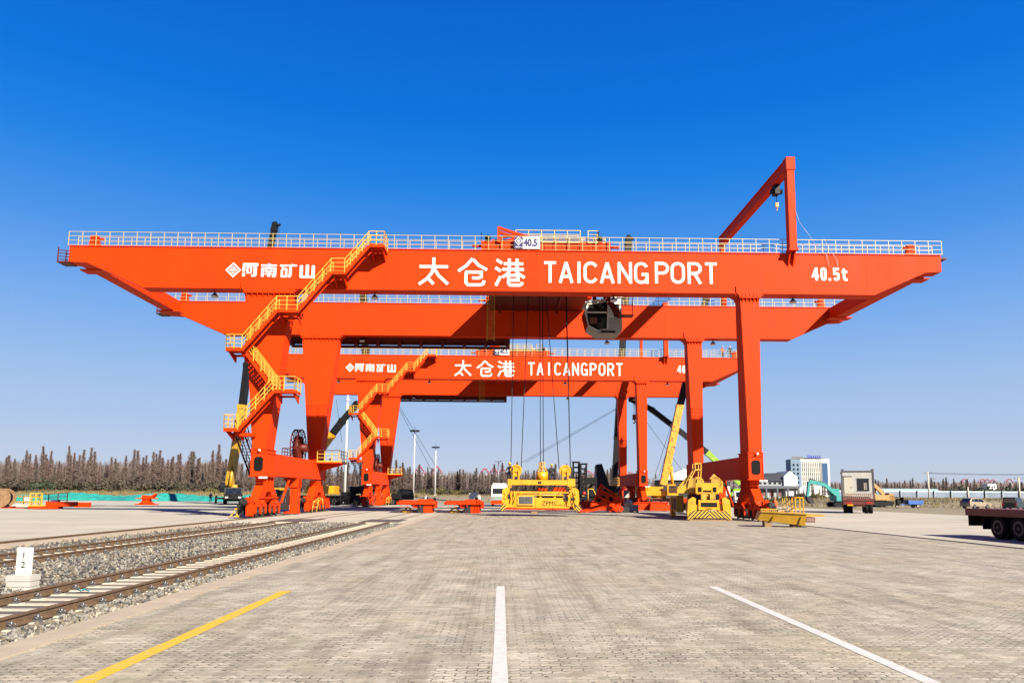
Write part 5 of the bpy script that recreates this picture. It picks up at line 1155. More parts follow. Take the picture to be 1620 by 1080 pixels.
# ------------------------------------------------------------------ left edge items
t = thing('cable_drum', 'big brown wooden cable drum at the left edge of the yard', 'cable drum', (at(4, 803, 84).x, 84, 0), rz=R(8))
for y in (-.6, .6):
    b = MB(); b.tube((0, y-.05, 1.05), (0, y+.05, 1.05), 1.05, n=30); [b.box(-.9+k*.3, -.88+k*.3, y-.062, y-.05, .3, 1.8) for k in range(7)]; b.ring((0, y-.07, 1.05), .95, 1.06, 'y', .05, 30); b.tube((0, y-.12, 1.05), (0, y, 1.05), .2, n=12); b.obj('flange', WOOD, t)
MB().tube((0, -.55, 1.05), (0, .55, 1.05), .75, n=24).obj('cable_winding', DARK, t)
t = thing('barrier_fence', 'teal boarded barrier with black and yellow striped rails beside the cable drum', 'barrier', (at(36, 798, 90).x, 90, 0))
b = MB()
for z in (.45, 1.1): b.box(-1.9, 2.2, -.06, .06, z, z+.16)
for x in (-1.9, -.0, 1.0, 2.1): b.box(x, x+.12, -.05, .05, .0, 1.3)
b.obj('rail', HAZ, t); b = MB(); b.box(-1.75, -.1, -.04, .04, .62, 1.08); b.box(1.15, 2.05, -.04, .04, .62, 1.08); b.obj('board', FTEAL, t); MB().box(.15, .95, -.04, .04, .62, 1.08).obj('notice', mat('pale_blue_notice', (.55, .65, .75), .5, var=.3, scale=3), t)
b = MB(); b.box(-2, .6, -.3, .3, 0, .22); b.obj('concrete_foot', CONC, t)
t = thing('access_platform', 'orange access platform with yellow railings lying near the cable drum', 'access platform', (at(72, 804, 76).x, 76, 0))
b = MB(); b.box(-1.3, 1.3, -.8, .8, .05, .3); b.box(.1, 2.6, -.2, 1.2, .3, .75); b.obj('deck', ORANGE, t)
b = MB(); rail(b, [(-1.2, -.7, .3), (.0, -.7, .3)], 1.3, 3, .6, .04); b.obj('handrail', YRAIL, t); b = MB(); rail(b, [(-1.2, .7, .3), (-.2, .7, .3), (1.6, .9, .5)], 1.2, 3, .8, .03); b.obj('handrail', YRAIL, t)
MB().box(.5, 1.2, -.1, .4, .75, .95).obj('tarpaulin', mat('purple_cloth', (.12, .05, .16), .8), t)
t = thing('steel_box', 'low orange steel trough on the concrete right of the access platform', 'steel box', (at(130, 803, 86).x, 86, 0))
b = MB(); b.box(-.75, .8, -.4, .4, .0, .1); b.box(-.75, .8, -.4, -.32, .1, .55); b.box(-.75, .8, .32, .4, .1, .55); [b.prism([(-.75+k*.36, .1), (-.7+k*.36, .1), (-.7+k*.36, .5), (-.75+k*.36, .5)], -.46, -.4) for k in range(5)]; b.obj('trough', ORANGE, t)
t = thing('steel_fitting', 'spool shaped orange steel fitting standing alone on the concrete at left', 'steel fitting', (at(232, 797, 104).x, 104, 0))
b = MB(); b.box(-1.35, 1.4, -.7, .7, 0, .14); b.box(-1.3, 1.3, -.6, .6, .85, .98); b.box(-.5, .45, -.45, .45, .14, .85); b.prism([(-.6, .98), (.9, .98), (1.4, 1.5), (1.1, 1.55), (.7, 1.3), (-.55, 1.35)], -.4, .4); b.prism([(-1.2, .14), (-.5, .14), (-.5, .6)], -.05, .05); b.prism([(.45, .14), (1.2, .14), (.45, .6)], -.05, .05); b.obj('fitting', ORANGE, t)
p = at(3, 808, 78); t = thing('steel_plate', 'flat orange steel plate lying before the cable drum', 'steel plate', (p.x+.6, 79, 0)); b = MB(); b.box(-1.2, 1.3, -.4, .4, .0, .1); b.box(-.3, -.1, -.4, .4, .1, .22); b.obj('plate', ORANGE, t)
# teal netting over the bank on the left
b = MB(); n = 120
for i in range(n+1):
    u = i/n; x = -114+u*90; y = 150.5+3*math.sin(u*9)+1.2*math.sin(u*37); 
    for k, (dy, z) in enumerate(((-3.2, .0), (-1.4, .85), (0, 1.35), (1.8, 1.5))):
        b.v.append(Vector((x, y+dy, max(0.02, z*(.72+.5*abs(math.sin(i*.9+k))*.35+.2*math.sin(i*.23))))))
for i in range(n):
    for k in range(3): b.f.append([4*i+k, 4*(i+1)+k, 4*(i+1)+k+1, 4*i+k+1]); b.m.append(0); b.sm.append(False)
tag(b.obj('dust_netting', FTEAL), 'crumpled teal dust netting laid along the earth bank at left', 'netting')

# ------------------------------------------------------------------ masts, poles and far fences
def light_mast(label, px, Y, top, r):
    p = at(px, 785, Y); z0 = 0 if Y < 150 else terrain_z(p.x, Y); h = at(px, top, Y).z-z0
    t = thing('light_mast', label, 'light mast', (p.x, Y, z0), 'white light masts')
    b = MB(); b.tube((0, 0, 0), (0, 0, h), r, r*.6, n=12); b.tube((0, 0, 0), (0, 0, .25), r*2, n=12); b.ring((0, 0, h*.78), r*.6, r*1.5, 'z', .25, 14); b.obj('pole', WHITE, t)
    b = MB(); b.tube((0, 0, h-.1), (0, 0, h+.1), .5, n=12)
    for k in range(6):
        a = k*math.pi/3; b.box(math.cos(a)*1.0-.25, math.cos(a)*1.0+.25, math.sin(a)*1.0-.25, math.sin(a)*1.0+.25, h-.25, h+.15); b.beam((0, 0, h), (math.cos(a), math.sin(a), h), .08)
    b.tube((0, 0, h), (0, 0, h+1.2), .05, n=6); b.obj('lamp_ring', NAVY, t)
light_mast('tall thick white light mast just right of the stair of the farther crane', 545, 149, 588, .3)
light_mast('white light mast with a lamp ring, left of the two slim ones before the trees', 654, 190, 681, .2)
light_mast('shorter white light mast with a lamp ring, right of the two slim ones', 688, 228, 707, .22)
t = thing('light_mast', 'grey lamp post with two arms rising behind the trees left of the hanging spreader', 'light mast', (at(788, 785, 330).x, 330, 1.2)); h = at(788, 730, 330).z-1.2
b = MB(); b.tube((0, 0, 0), (0, 0, h), .35, .25, n=8); b.beam((-1.2, 0, h), (1.3, 0, h+.4), .25); b.beam((0, 0, h-1.2), (1.3, 0, h+.2), .18); b.box(-1.6, -.9, -.3, .3, h-.1, h+.25); b.box(1.0, 1.7, -.3, .3, h+.2, h+.55); b.obj('pole', GREY, t)
def pole(label, px, base, Y, top, lamp=False, arm=True):
    p = at(px, base, Y); z0 = terrain_z(p.x, Y); h = at(px, top, Y).z-z0
    t = thing('utility_pole', label, 'utility pole', (p.x, Y, z0), 'concrete poles on the right')
    b = MB(); b.tube((0, 0, 0), (0, 0, h), .2, .13, n=10); b.obj('pole', CONC, t)
    if arm: b = MB(); b.beam((-.9, 0, h-.3), (.9, 0, h-.3), .12); [b.tube((x, 0, h-.25), (x, 0, h+.05), .05, n=6) for x in (-.8, 0, .8)]; b.obj('crossarm', GREY, t)
    if lamp: b = MB(); b.beam((0, 0, h-1.2), (1.5, 0, h-1.5), .09); b.box(1.2, 1.8, -.15, .15, h-1.65, h-1.5); b.obj('lamp_arm', GREY, t)
    return Vector((p.x, Y, z0+h-.3))
A = pole('concrete utility pole with a lamp arm behind the dry bank, left end of the wires', 1470, 786, 165, 746, True)
B = pole('concrete utility pole at the right frame edge beyond the dark jeep', 1614, 792, 150, 755)
pole('short pale pole behind the gold estate car', 1532, 785, 158, 770, arm=False)
b = MB()
C = Vector((B.x+60, B.y-15, B.z+3))
for off in (-.8, 0, .8):
    P0, P1 = A+Vector((off*.3, 0, off*.15)), Vector((B.x+30, 150, A.z+.4+off*.15)); b.path([P0+(P1-P0)*t-Vector((0, 0, 4*.55*t*(1-t))) for t in [i/12 for i in range(13)]], .022, 4)
tag(b.obj('overhead_wire', DGREY), 'dark overhead wires strung from the concrete utility pole to the right', 'wires')
# long pale blue site fence on the right
t = thing('site_fence', 'long low blue and white site fence behind the dry bank on the right', 'fence', (0, 0, 0))
b, c, w_ = MB(), MB(), MB()
for k in range(26):
    x = 86+k*4.2; y = 188-k*.3; z = terrain_z(x, y); b.box(x, x+4.05, y-.05, y+.05, z, z+1.75); c.box(x, x+4.2, y-.08, y+.08, z+1.75, z+2.1); w_.box(x-.1, x+.06, y-.12, y+.1, z, z+2.2)
b.obj('panel', mat('pale_blue_sheet', (.20, .26, .36), .5, var=.25, scale=.3), t); c.obj('top_rail', mat('pale_sheet', (.48, .56, .60), .5), t); w_.obj('post', mat('pale_sheet', (.5, .5, .5)), t)
t = thing('site_shed', 'long low pale green roofed shed behind the blue tricycle', 'shed', (at(1405, 785, 205).x, 205, 1.2))
b = MB(); b.box(-3, 15, 0, 5, 0, 2.0); b.obj('wall', mat('dark_blue_wall', (.05, .09, .16), .5, var=.4), t); MB().prism([(-.4, 1.9), (5.4, 1.9), (2.5, 2.9)], -3.4, 15.4, 'x').obj('roof', mat('pale_teal_roof', (.40, .55, .53), .5), t)
q = MB(); [q.box(-2+k*2.2, -.6+k*2.2, -.04, 0, .7, 1.6) for k in range(8)]; q.obj('window', GLASS, t)

# ------------------------------------------------------------------ buildings
def window_grid(parent, x0, x1, z0, z1, nx, nz, y, ww, wh, m, name='window'):
    for i in range(nx):
        for j in range(nz):
            x = x0+(x1-x0)*(i+.5)/nx; z = z0+(z1-z0)*(j+.5)/nz
            f = MB(); f.box(x-ww/2, x+ww/2, y-.08, y-.005, z-wh/2, z+wh/2); f.obj(name, m, parent)
Y = 350; p = at(1283, 785, Y)
t = thing('office_block', 'white office block with a blue glass stair strip and blue rooftop sign on the skyline', 'building', (p.x, Y, 1.25), rz=R(2))
hh = at(1283, 727, Y).z-1.25
b = MB(); b.box(-4.2, 9, 0, 14, 0, hh); b.box(5.6, 9.6, -.3, 14.2, 0, hh+.6); b.box(-4.6, 9.4, -.25, 0, hh-.9, hh+.3); b.box(-9, 5, -6, 0, 0, 4.6); o = b.obj('wall', mat('white_cladding', (.68, .67, .63), .6, var=.08), t)
b = MB(); b.box(-9.4, -4.3, -.2, 5.4, 0, hh+.2); s_ = b.obj('side_wing', mat('slate_blue_cladding', (.13, .22, .33), .5, var=.12), t)
b = MB(); b.box(5.9, 8.6, -.45, -.31, 2, hh-1.5); b.obj('glass_strip', BLUEGL, t)
window_grid(o, -4.0, 5.4, 5.4, hh-1.3, 10, 5, 0, .4, 2.0, mat('bronze_glass', (.10, .09, .065), .2, spec=.7))
window_grid(s_, -9.0, -5.0, 6, hh-1.5, 2, 5, -.2, .9, 1.1, GLASS)
b = MB(); b.box(-4, 8, 1, 12, hh, hh+.9); b.obj('parapet', DGREY, t)
b = MB()
for k in range(5):
    x = 1.0+k*1.05; b.box(x-.35, x+.35, -.2, .0, hh+.9, hh+1.15); b.box(x-.1, x+.1, -.2, .0, hh+1.15, hh+2.2); b.box(x-.42, x+.42, -.22, .02, hh+1.6, hh+1.8); b.box(x-.4, x-.2, -.21, .01, hh+1.15, hh+1.6)
b.ring((-.3, -.1, hh+1.6), .35, .75, 'y', .2, 16); b.obj('rooftop_sign', mat('sign_blue', (.01, .03, .5), .5), t)
b = MB(); [b.box(-8.6+k*1.1, -7.8+k*1.1, 0, .2, hh+.5, hh+1.7) for k in range(5)]; b.box(-9, -3.2, .05, .15, hh+.3, hh+.5); b.obj('sign_frame', GREY, t)
Y = 215; p = at(1232, 788, Y)
t = thing('warehouse', 'grey warehouse with dark roof and white gable end behind the near right leg', 'building', (p.x, Y, 1.25), rz=R(1))
b = MB(); b.box(-8, 1.5, 0, 9, 0, 4.9); w0 = b.obj('wall', mat('pale_grey_render', (.34, .37, .40), .7, var=.12), t)
b = MB(); b.prism([(1.5, 0), (5.6, 0), (5.6, 6.1), (3.4, 7.9), (1.5, 6.3)], -.6, 9) ; b.obj('gable_wall', mat('white_render', (.75, .75, .74), .7), t)
b = MB(); b.hexa([(-8.4, -.5, 4.9), (1.6, -.5, 4.9), (1.6, 9, 4.9), (-8.4, 9, 4.9)], [(-8.2, 2.5, 7.1), (2.6, 2.5, 7.4), (2.6, 6, 7.4), (-8.2, 6, 7.1)]); b.obj('roof', mat('dark_slate_roof', (.035, .04, .055), .6, var=.2), t)
b = MB(); b.box(-8.2, 5.8, -1.6, -.2, 2.7, 3.5); [b.box(x-.22, x+.22, -1.6, -1.2, 0, 2.7) for x in (-7.5, -4.2, -.9, 2.2, 5.3)]; b.obj('portico', mat('dark_grey_render', (.085, .10, .13), .7, var=.2), t)
window_grid(w0, -7.6, 1.2, 3.75, 4.7, 6, 1, 0, .75, .55, GLASS); window_grid(w0, -7.4, 1.2, .2, 2.4, 4, 1, 0, 1.2, 1.6, mat('red_door', (.2, .04, .03), .5), 'door')
MB().box(1.3, 5.9, -.85, -.55, 2.5, 3.3).obj('canopy', BRED, t)
for px, w_, top, lab in ((75, 3.5, 758, 'small white house behind the trees at far left, nearer the frame edge'), (102, 0, 0, ''), (12, 0, 0, '')): pass
for i, (px, wd, ht, lab) in enumerate(((22, 8, 4.2, 'white house among the tree trunks at the far left edge'), (52, 6, 3.8, 'small white house among the tree trunks, right of the far left one'), (290, 14, 4.4, 'long cream house among the tree trunks left of the yellow mobile crane'))):
    p = at(px, 780, 300); t = thing('house', lab, 'house', (p.x, 300, 1.25), 'white houses behind the trees')
    b = MB(); b.box(-wd/2, wd/2, 0, 6, 0, ht); o = b.obj('wall', mat('cream_wall', (.74, .70, .60), .8, var=.1), t); MB().prism([(-.5, ht), (6.5, ht), (3, ht+1.2)], -wd/2-.4, wd/2+.4, 'x').obj('roof', mat('grey_roof', (.3, .29, .28), .8), t)
    window_grid(o, -wd/2, wd/2, .8, ht-.4, max(2, int(wd/2.5)), 1, 0, .9, 1.1, GLASS)
p = at(1570, 775, 330); t = thing('house', 'white tower house above the evergreens at the right', 'house', (p.x, 330, 1.25)); b = MB(); b.box(-2, 2, 0, 4, 0, at(1570, 765, 330).z-1.25); o = b.obj('wall', WHITE, t); window_grid(o, -1.8, 1.8, 3, 6, 3, 2, 0, .6, .8, GLASS)
p = at(1085, 770, 190); t = thing('shed', 'white pitched roof shed behind the yellow boom on the right', 'shed', (p.x+1.5, 190, 1.25)); b = MB(); b.box(-8, 6, 0, 8, 0, 4.6); b.obj('wall', DGREY, t); MB().prism([(-8.6, 4.5), (6.6, 4.5), (4, 6.2), (-2, 7.4)], -.6, 8.6).obj('roof', WHITE, t)

# ------------------------------------------------------------------ quay cranes far away on the river
def quay():
    t = thing('quay_crane', 'far red and white harbour crane showing above the treetops', 'harbour crane', (0, 0, 0), 'harbour cranes above the treetops')
    b = MB(); b.path([(-6, 0, 26), (-4.6, 0, 31), (-2.2, 0, 35), (0, 0, 36.3), (2.2, 0, 35), (4.6, 0, 31), (6, 0, 26)], .75, 6); b.path([(-5, 6, 26), (-3.8, 6, 31), (0, 6, 35.5), (3.8, 6, 31), (5, 6, 26)], .5, 6); b.beam((-9, 0, 27), (-2, 0, 34.5), .5); b.beam((9, 0, 27), (2, 0, 34.5), .5)
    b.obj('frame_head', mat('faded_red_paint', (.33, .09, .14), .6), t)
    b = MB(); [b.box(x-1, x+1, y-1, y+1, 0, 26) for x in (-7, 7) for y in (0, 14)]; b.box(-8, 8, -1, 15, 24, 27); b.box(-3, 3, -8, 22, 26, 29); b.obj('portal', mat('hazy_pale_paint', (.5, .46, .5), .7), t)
    return t
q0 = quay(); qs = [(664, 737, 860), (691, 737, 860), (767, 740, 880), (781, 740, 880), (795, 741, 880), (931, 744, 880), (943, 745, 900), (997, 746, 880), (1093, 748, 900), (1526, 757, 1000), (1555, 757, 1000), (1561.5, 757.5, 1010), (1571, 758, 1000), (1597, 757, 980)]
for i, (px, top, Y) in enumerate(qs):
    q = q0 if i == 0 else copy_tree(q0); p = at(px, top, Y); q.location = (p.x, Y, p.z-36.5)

# ------------------------------------------------------------------ trees
def bare_tree(h, r, seed, m, dens=1.0):
    """bare dawn redwood: straight tapering trunk and a narrow cone of rising twigs; returns trunk and crown meshes"""
    rnd = random.Random(seed); tb = MB(); sway = rnd.uniform(-.25, .25)
    pts = [(sway*math.sin(z/h*3), .2*math.sin(z/h*4+seed), z) for z in [h*k/7 for k in range(8)]]
    for k in range(7): tb.tube(pts[k], pts[k+1], .17*(1-k/7.6), .17*(1-(k+1)/7.6), n=6, cap=False)
    cb = MB(); n = int(330*dens); base = rnd.uniform(.1, .2)
    for k in range(n):
        u = (k+rnd.random())/n; z = h*(base+(1-base)*u**1.05); f = min(1, (1-u)*1.25+.06)*(.72+.28*math.sin(u*19+seed)+.0)
        L = r*f*rnd.uniform(.55, 1.12)*(.75 if u < .12 else 1); a = rnd.uniform(0, 6.283); up = rnd.uniform(.35, 1.2)*(1+.5*u)
        d = Vector((math.cos(a), math.sin(a), up)).normalized(); o = Vector((sway*math.sin(z/h*3), 0, z)); e = o+d*L; wd = .03+.025*rnd.random()
        s_ = d.cross(Vector((0, 0, 1))).normalized()*wd; v_ = Vector((0, 0, wd))
        cb.add([o-s_, o+s_, e, o+v_*1.4], [(0, 1, 2), (1, 3, 2), (3, 0, 2)])
        for q in range(rnd.randint(7, 10)):
            t_ = rnd.uniform(.2, 1); c = o+d*L*t_; dd = (d*.6+Vector((rnd.uniform(-1, 1), rnd.uniform(-1, 1), rnd.uniform(.0, 1.3)))).normalized(); l2 = rnd.uniform(.25, .62)*(1.05-.3*u); e2 = c+dd*l2
            s2 = dd.cross(Vector((rnd.uniform(-1, 1), rnd.uniform(-1, 1), .3))).normalized()*rnd.uniform(.016, .038)
            cb.add([c-s2, c+s2, e2], [(0, 1, 2)])
    return tb, cb, m
protos = []
for k in range(7):
    tb, cb, m = bare_tree(11.5+.6*(k % 3), 1.55+.22*(k % 4), 40+k, TWIG if k % 3 else TWIGG, 1.0+.12*(k % 3))
    t = thing('bare_tree', '', 'tree', (0, 0, 0)); tb.obj('trunk', BARK, t); cb.obj('crown', m, t); protos.append(t)
used = set()
def plant(x, y, s, label, group, rnd, wide=1.0):
    k = rnd.randrange(7); t = protos[k] if k not in used else copy_tree(protos[k]); used.add(k)
    t.location = (x, y, terrain_z(x, y)-.1); t.rotation_euler = (0, 0, rnd.uniform(0, 6.28)); sc_ = s*rnd.choice((.74, .86, .95, 1.0, 1.06, 1.2)); t.scale = (sc_*rnd.uniform(.9, 1.2)*wide,)*2+(sc_,)
    tag(t, label, 'tree', group)
rnd = random.Random(21)
def row(px0, px1, n, Y0, Y1, ytop, label, group, wide=1.5):
    for i in range(n):
        px = px0+(px1-px0)*(i+rnd.uniform(.1, .9))/n; Y = rnd.uniform(Y0, Y1); p = at(px, 780, Y); hz = at(px, ytop+rnd.uniform(-3, 5), Y).z-terrain_z(p.x, Y)
        plant(p.x, Y, hz/12.1, label, group, rnd, wide)
row(-20, 372, 84, 226, 262, 722, 'bare brown conical tree in the tall row behind the teal netting', 'bare trees left of the cranes')
row(372, 640, 46, 262, 300, 733, 'bare brown conical tree behind the left legs of the cranes', 'bare trees behind the left legs', 1.7)
row(610, 985, 84, 300, 345, 744, 'bare brown conical tree in the middle row behind the hanging spreader', 'bare trees in the middle', 1.7)
row(985, 1215, 24, 350, 400, 752, 'bare conical tree glimpsed behind the right legs', 'bare trees behind the right legs', 1.7)
row(1385, 1640, 56, 380, 440, 761, 'bare purple brown conical tree on the skyline above the site fence', 'bare trees at the right', 1.7)
row(1262, 1345, 14, 300, 330, 762, 'bare tree standing before the white office block', 'bare trees by the office block')
# the wood farther back, too dense to count
b = MB(); rw = random.Random(77)
for px0, px1, n, Y0, Y1, yt in ((-30, 380, 1700, 290, 345, 731), (370, 1000, 1900, 360, 430, 748), (985, 1240, 500, 430, 480, 757), (1250, 1660, 1900, 470, 540, 764)):
    for i in range(n):
        px = px0+(px1-px0)*rw.random(); Y = rw.uniform(Y0, Y1); p = at(px, 780, Y); h = max(4, at(px, yt+rw.uniform(-5, 6), Y).z-1.2); r = rw.uniform(.9, 1.7)
        for q in range(12):
            a = rw.uniform(0, 6.28); z = h*rw.uniform(.0, .8); l = h*rw.uniform(.18, .34); o = Vector((p.x+math.cos(a)*r*rw.random()*(1-z/h*.8), Y+math.sin(a)*r*.5, 1.2+z)); e = o+Vector((math.cos(a)*.4, 0, min(l, h-z))); wd = rw.uniform(.1, .2)
            b.add([o-Vector((wd, 0, 0)), o+Vector((wd, 0, 0)), e], [(0, 1, 2)])
tag(b.obj('woods', mat('far_twigs', (.17, .128, .118), .9, var=.35, scale=.15)), 'far bare brown wood behind the nearer rows of trees', 'wood', kind='stuff')
# bushes under the trees
def bush(seed, m, n=420, rx=2.2, rz=1.5):
    rnd = random.Random(seed); b = MB(); lob = [(Vector((rnd.uniform(-1, 1)*rx*.6, rnd.uniform(-.6, .6), rnd.uniform(.35, .85)*rz)), rnd.uniform(.5, .9)) for _ in range(6)]
    for k in range(n):
        c, r = rnd.choice(lob); d = Vector((rnd.gauss(0, 1), rnd.gauss(0, 1), rnd.gauss(0, .8))).normalized(); p = c+d*r*rnd.uniform(.55, 1.1); p.z = max(.05, p.z)
        a = Vector((rnd.uniform(-1, 1), rnd.uniform(-1, 1), rnd.uniform(-1, 1))).normalized()*rnd.uniform(.1, .24); q = d.cross(a).normalized()*rnd.uniform(.07, .17)
        b.add([p-a, p+q, p+a, p-q], [(0, 1, 2, 3)])
    s_ = MB(); [s_.tube((0, 0, 0), c, .05, .02, n=5) for c, _ in lob]
    t = thing('bush', '', 'bush', (0, 0, 0)); s_.obj('stem', BARK, t); b.obj('foliage', m, t); return t
bp = [bush(1, BUSHB), bush(2, BUSHG), bush(3, BUSHY), bush(4, BUSHB), bush(5, BUSHG)]
bu = set()
def bushes(px0, px1, n, Y0, Y1, kinds, s0, s1, label, group):
    for i in range(n):
        px = px0+(px1-px0)*(i+rnd.uniform(.1, .9))/n; Y = rnd.uniform(Y0, Y1); p = at(px, 780, Y); k = rnd.choice(kinds)
        t = bp[k] if k not in bu else copy_tree(bp[k]); bu.add(k); s_ = rnd.uniform(s0, s1); t.location = (p.x, Y, terrain_z(p.x, Y)-.1); t.scale = (s_, s_, s_*rnd.uniform(.8, 1.25)); t.rotation_euler = (0, 0, rnd.uniform(0, 6)); tag(t, label, 'bush', group)
bushes(-15, 370, 64, 206, 224, (0, 0, 3, 3, 1), 1.3, 2.1, 'dark brown scrub bush below the tall trees at left', 'scrub below the left trees')
bushes(40, 360, 40, 190, 200, (2, 2, 2, 0), .45, .85, 'low olive scrub along the teal netting', 'olive scrub by the netting')
bushes(540, 800, 44, 262, 292, (0, 2, 3), .9, 1.5, 'low scrub bush below the middle trees', 'scrub below the middle trees')
bushes(1385, 1500, 12, 250, 275, (1, 4), 1.0, 1.6, 'dark green bush before the tricycle side trees', 'green bushes behind the tricycle')
bushes(1500, 1640, 26, 240, 275, (1, 4), 1.6, 2.3, 'dark evergreen bush above the site fence at right', 'evergreen bushes at the right')
bushes(1205, 1330, 18, 150, 172, (0, 2), .5, .8, 'low scrub behind the teal excavator', 'scrub by the excavator')
# dry grass
b = MB(); rnd = random.Random(8)
def tufts(x0, x1, y0, y1, n, h):
    for _ in range(n):
        x, y = rnd.uniform(x0, x1), rnd.uniform(y0, y1); z = terrain_z(x, y)-.03
        for q in range(5):
            a = rnd.uniform(0, 6.28); l = h*rnd.uniform(.5, 1.2); o = Vector((x+rnd.uniform(-.25, .25), y+rnd.uniform(-.25, .25), z)); e = o+Vector((math.cos(a)*l*.45, math.sin(a)*l*.45, l)); s_ = Vector((math.sin(a), -math.cos(a), 0))*.035
            b.mi = rnd.choice((0, 0, 1)); b.add([o-s_, o+s_, e], [(0, 1, 2)])
tufts(-120, -20, 155, 205, 5200, .9); tufts(52, 115, 124, 170, 5200, .45); tufts(-20, 60, 158, 230, 1500, .5); tufts(70, 130, 165, 185, 2200, .7)
tag(b.obj('grass', [DRYG, mat('olive_grass', (.19, .17, .06), .9, var=.4)]), 'dry yellow grass on the banks around the yard', 'grass', kind='stuff')

# ------------------------------------------------------------------ excavators and vehicles on the right
def excavator(label, loc, rz, paint, reach, bucket=True):
    t = thing('excavator', label, 'excavator', loc, None, rz)
    b = MB()
    for e in (-1, 1): b.prism([(-1.9, .35), (-1.6, .05), (1.6, .05), (1.9, .35), (1.9, .6), (1.6, .85), (-1.6, .85), (-1.9, .6)], e*1.15-.28, e*1.15+.28)
    b.box(-.9, .9, -.9, .9, .6, 1.0); b.obj('crawler_track', DARK, t)
    b = MB(); b.box(-2.1, 1.4, -1.25, 1.25, 1.0, 1.9); b.prism([(-2.2, 1.0), (-1.2, 1.0), (-1.2, 2.2), (-2.0, 2.1)], -1.25, 1.25); b.obj('house', paint, t)
    b = MB(); b.prism([(.2, 1.9), (1.5, 1.9), (1.55, 2.4), (1.3, 3.0), (.2, 3.0)], -1.25, -.25); c = b.obj('cab', paint, t); MB().box(.35, 1.35, -1.27, -1.255, 2.1, 2.85).obj('window', GLASS, c)
    pts = reach; b = MB(); b.beam(pts[0], pts[1], .42, .6); b.beam(pts[1], pts[2], .4, .55); b.obj('boom', paint, t)
    b = MB(); b.beam(pts[2], pts[3], .34, .55); b.obj('stick', paint, t)
    b = MB(); b.tube(Vector(pts[0])+Vector((.6, 0, .1)), Vector(pts[1])-Vector((.2, 0, .35)), .1, n=8); b.tube(Vector(pts[1])+Vector((.2, 0, .4)), Vector(pts[2])+Vector((-.1, 0, .45)), .1, n=8); b.obj('ram', GREY, t)
    q = Vector(pts[3]); b = MB(); b.prism([(q.x-.2, q.z+.1), (q.x+.25, q.z+.1), (q.x+.1, q.z-.5), (q.x-.4, q.z-1.0), (q.x-.95, q.z-.9), (q.x-.7, q.z-.3)], -.5, .5); b.obj('bucket', DGREY, t)
    return t
p = at(1328, 796, 118)
excavator('teal excavator with its arm folded to the left behind the box truck', (p.x+.4, 118, .05), R(180), TEAL, [(.6, 0, 1.8), (2.6, 0, 3.6), (5.2, 0, 4.1), (5.6, 0, 1.6)])
p = at(1398, 797, 124)
excavator('orange excavator with raised arm between the box truck and the blue tricycle', (p.x+.2, 126, .2), R(186), mat('amber_paint', (.50, .26, .07), .5, var=.25), [(-1.2, 0, 1.8), (.2, 0, 3.1), (1.9, 0, 4.6), (3.4, 0, 2.6)])
# container cabin on an old truck, seen from behind
p = at(1356, 812, 79)
t = thing('box_truck', 'old truck seen from behind carrying a grey white site cabin with door and window', 'truck', (p.x, 78.6, 0), rz=R(-24))
Z = .0
t.scale = (1.3, 1, 1)
b = MB(); b.box(-1.15, 1.2, 0, 6.2, 1.6, 4.45); o = b.obj('cabin', OFFW, t)
b = MB(); b.box(-1.2, 1.25, -.04, 6.25, 4.45, 4.6); [b.box(x-.05, x+.05, -.05, .05, 1.6, 4.45) for x in (-1.16, 1.21)]; [b.box(x-.1, x+.1, -.06, .2, 4.6, 4.78) for x in (-1.1, 1.15)]; b.box(-1.15, -.4, -.05, -.01, 3.92, 4.02); b.obj('cabin_frame', GREY, o)
b = MB(); b.box(-1.02, -.42, -.05, -.004, 1.9, 3.9); d = b.obj('door', mat('cream_door', (.66, .64, .52), .5, var=.06), o); MB().box(-.5, -.46, -.09, -.05, 2.75, 2.85).obj('handle', GREY, d)
b = MB(); b.box(-.02, .86, -.04, -.004, 2.5, 3.7); wn = b.obj('window', GLASS, o); b = MB(); [b.box(x-.012, x+.012, -.065, -.045, 2.5, 3.7) for x in (.1, .22, .34, .46, .58, .7)]; b.box(-.06, .9, -.06, -.041, 3.7, 3.76); b.box(-.06, .9, -.06, -.041, 2.44, 2.5); b.box(.38, .42, -.07, -.041, 2.5, 3.7); b.obj('bars', DGREY, wn)
MB().box(.45, .72, -.05, -.041, 2.55, 3.3).obj('curtain', mat('pale_curtain', (.5, .46, .36), .8), wn)
b = MB(); b.box(-1.1, 1.2, -.3, -.24, 1.55, 1.62); b.box(-1.1, 1.2, -.3, -.24, 2.05, 2.12); [b.box(-1.1+k*.155, -1.04+k*.155, -.29, -.25, 1.6, 2.06) for k in range(16)]; b.obj('tail_rack', mat('rusty_pink_rack', (.36, .19, .14), .7, var=.2), t)
b = MB(); b.box(-1.2, 1.2, -.35, 6.4, 1.35, 1.58); b.box(-.5, .5, -.2, 7.5, .75, 1.35); b.box(-1.15, 1.15, -.3, -.1, .95, 1.34); b.box(-1.2, -.9, .9, 2.2, .5, 1.34); b.obj('chassis', BRED, t)
MB().box(-.85, -.4, -.33, -.31, .82, 1.0).obj('number_plate', YELLOW, t)
for x in (-.72, .78): MB().box(x-.2, x+.2, -.33, -.301, 1.08, 1.24).obj('tail_light', RED, t)
for x in (-.92, -.58, .6, .94):
    wheel_obj(t, x, 1.1, .5, .3, DGREY, 'x'); wheel_obj(t, x, 5.6, .5, .3, DGREY, 'x')
b = MB(); b.box(-1.15, 1.15, 6.5, 8.2, .9, 2.9); b.obj('driver_cab', BRED, t)
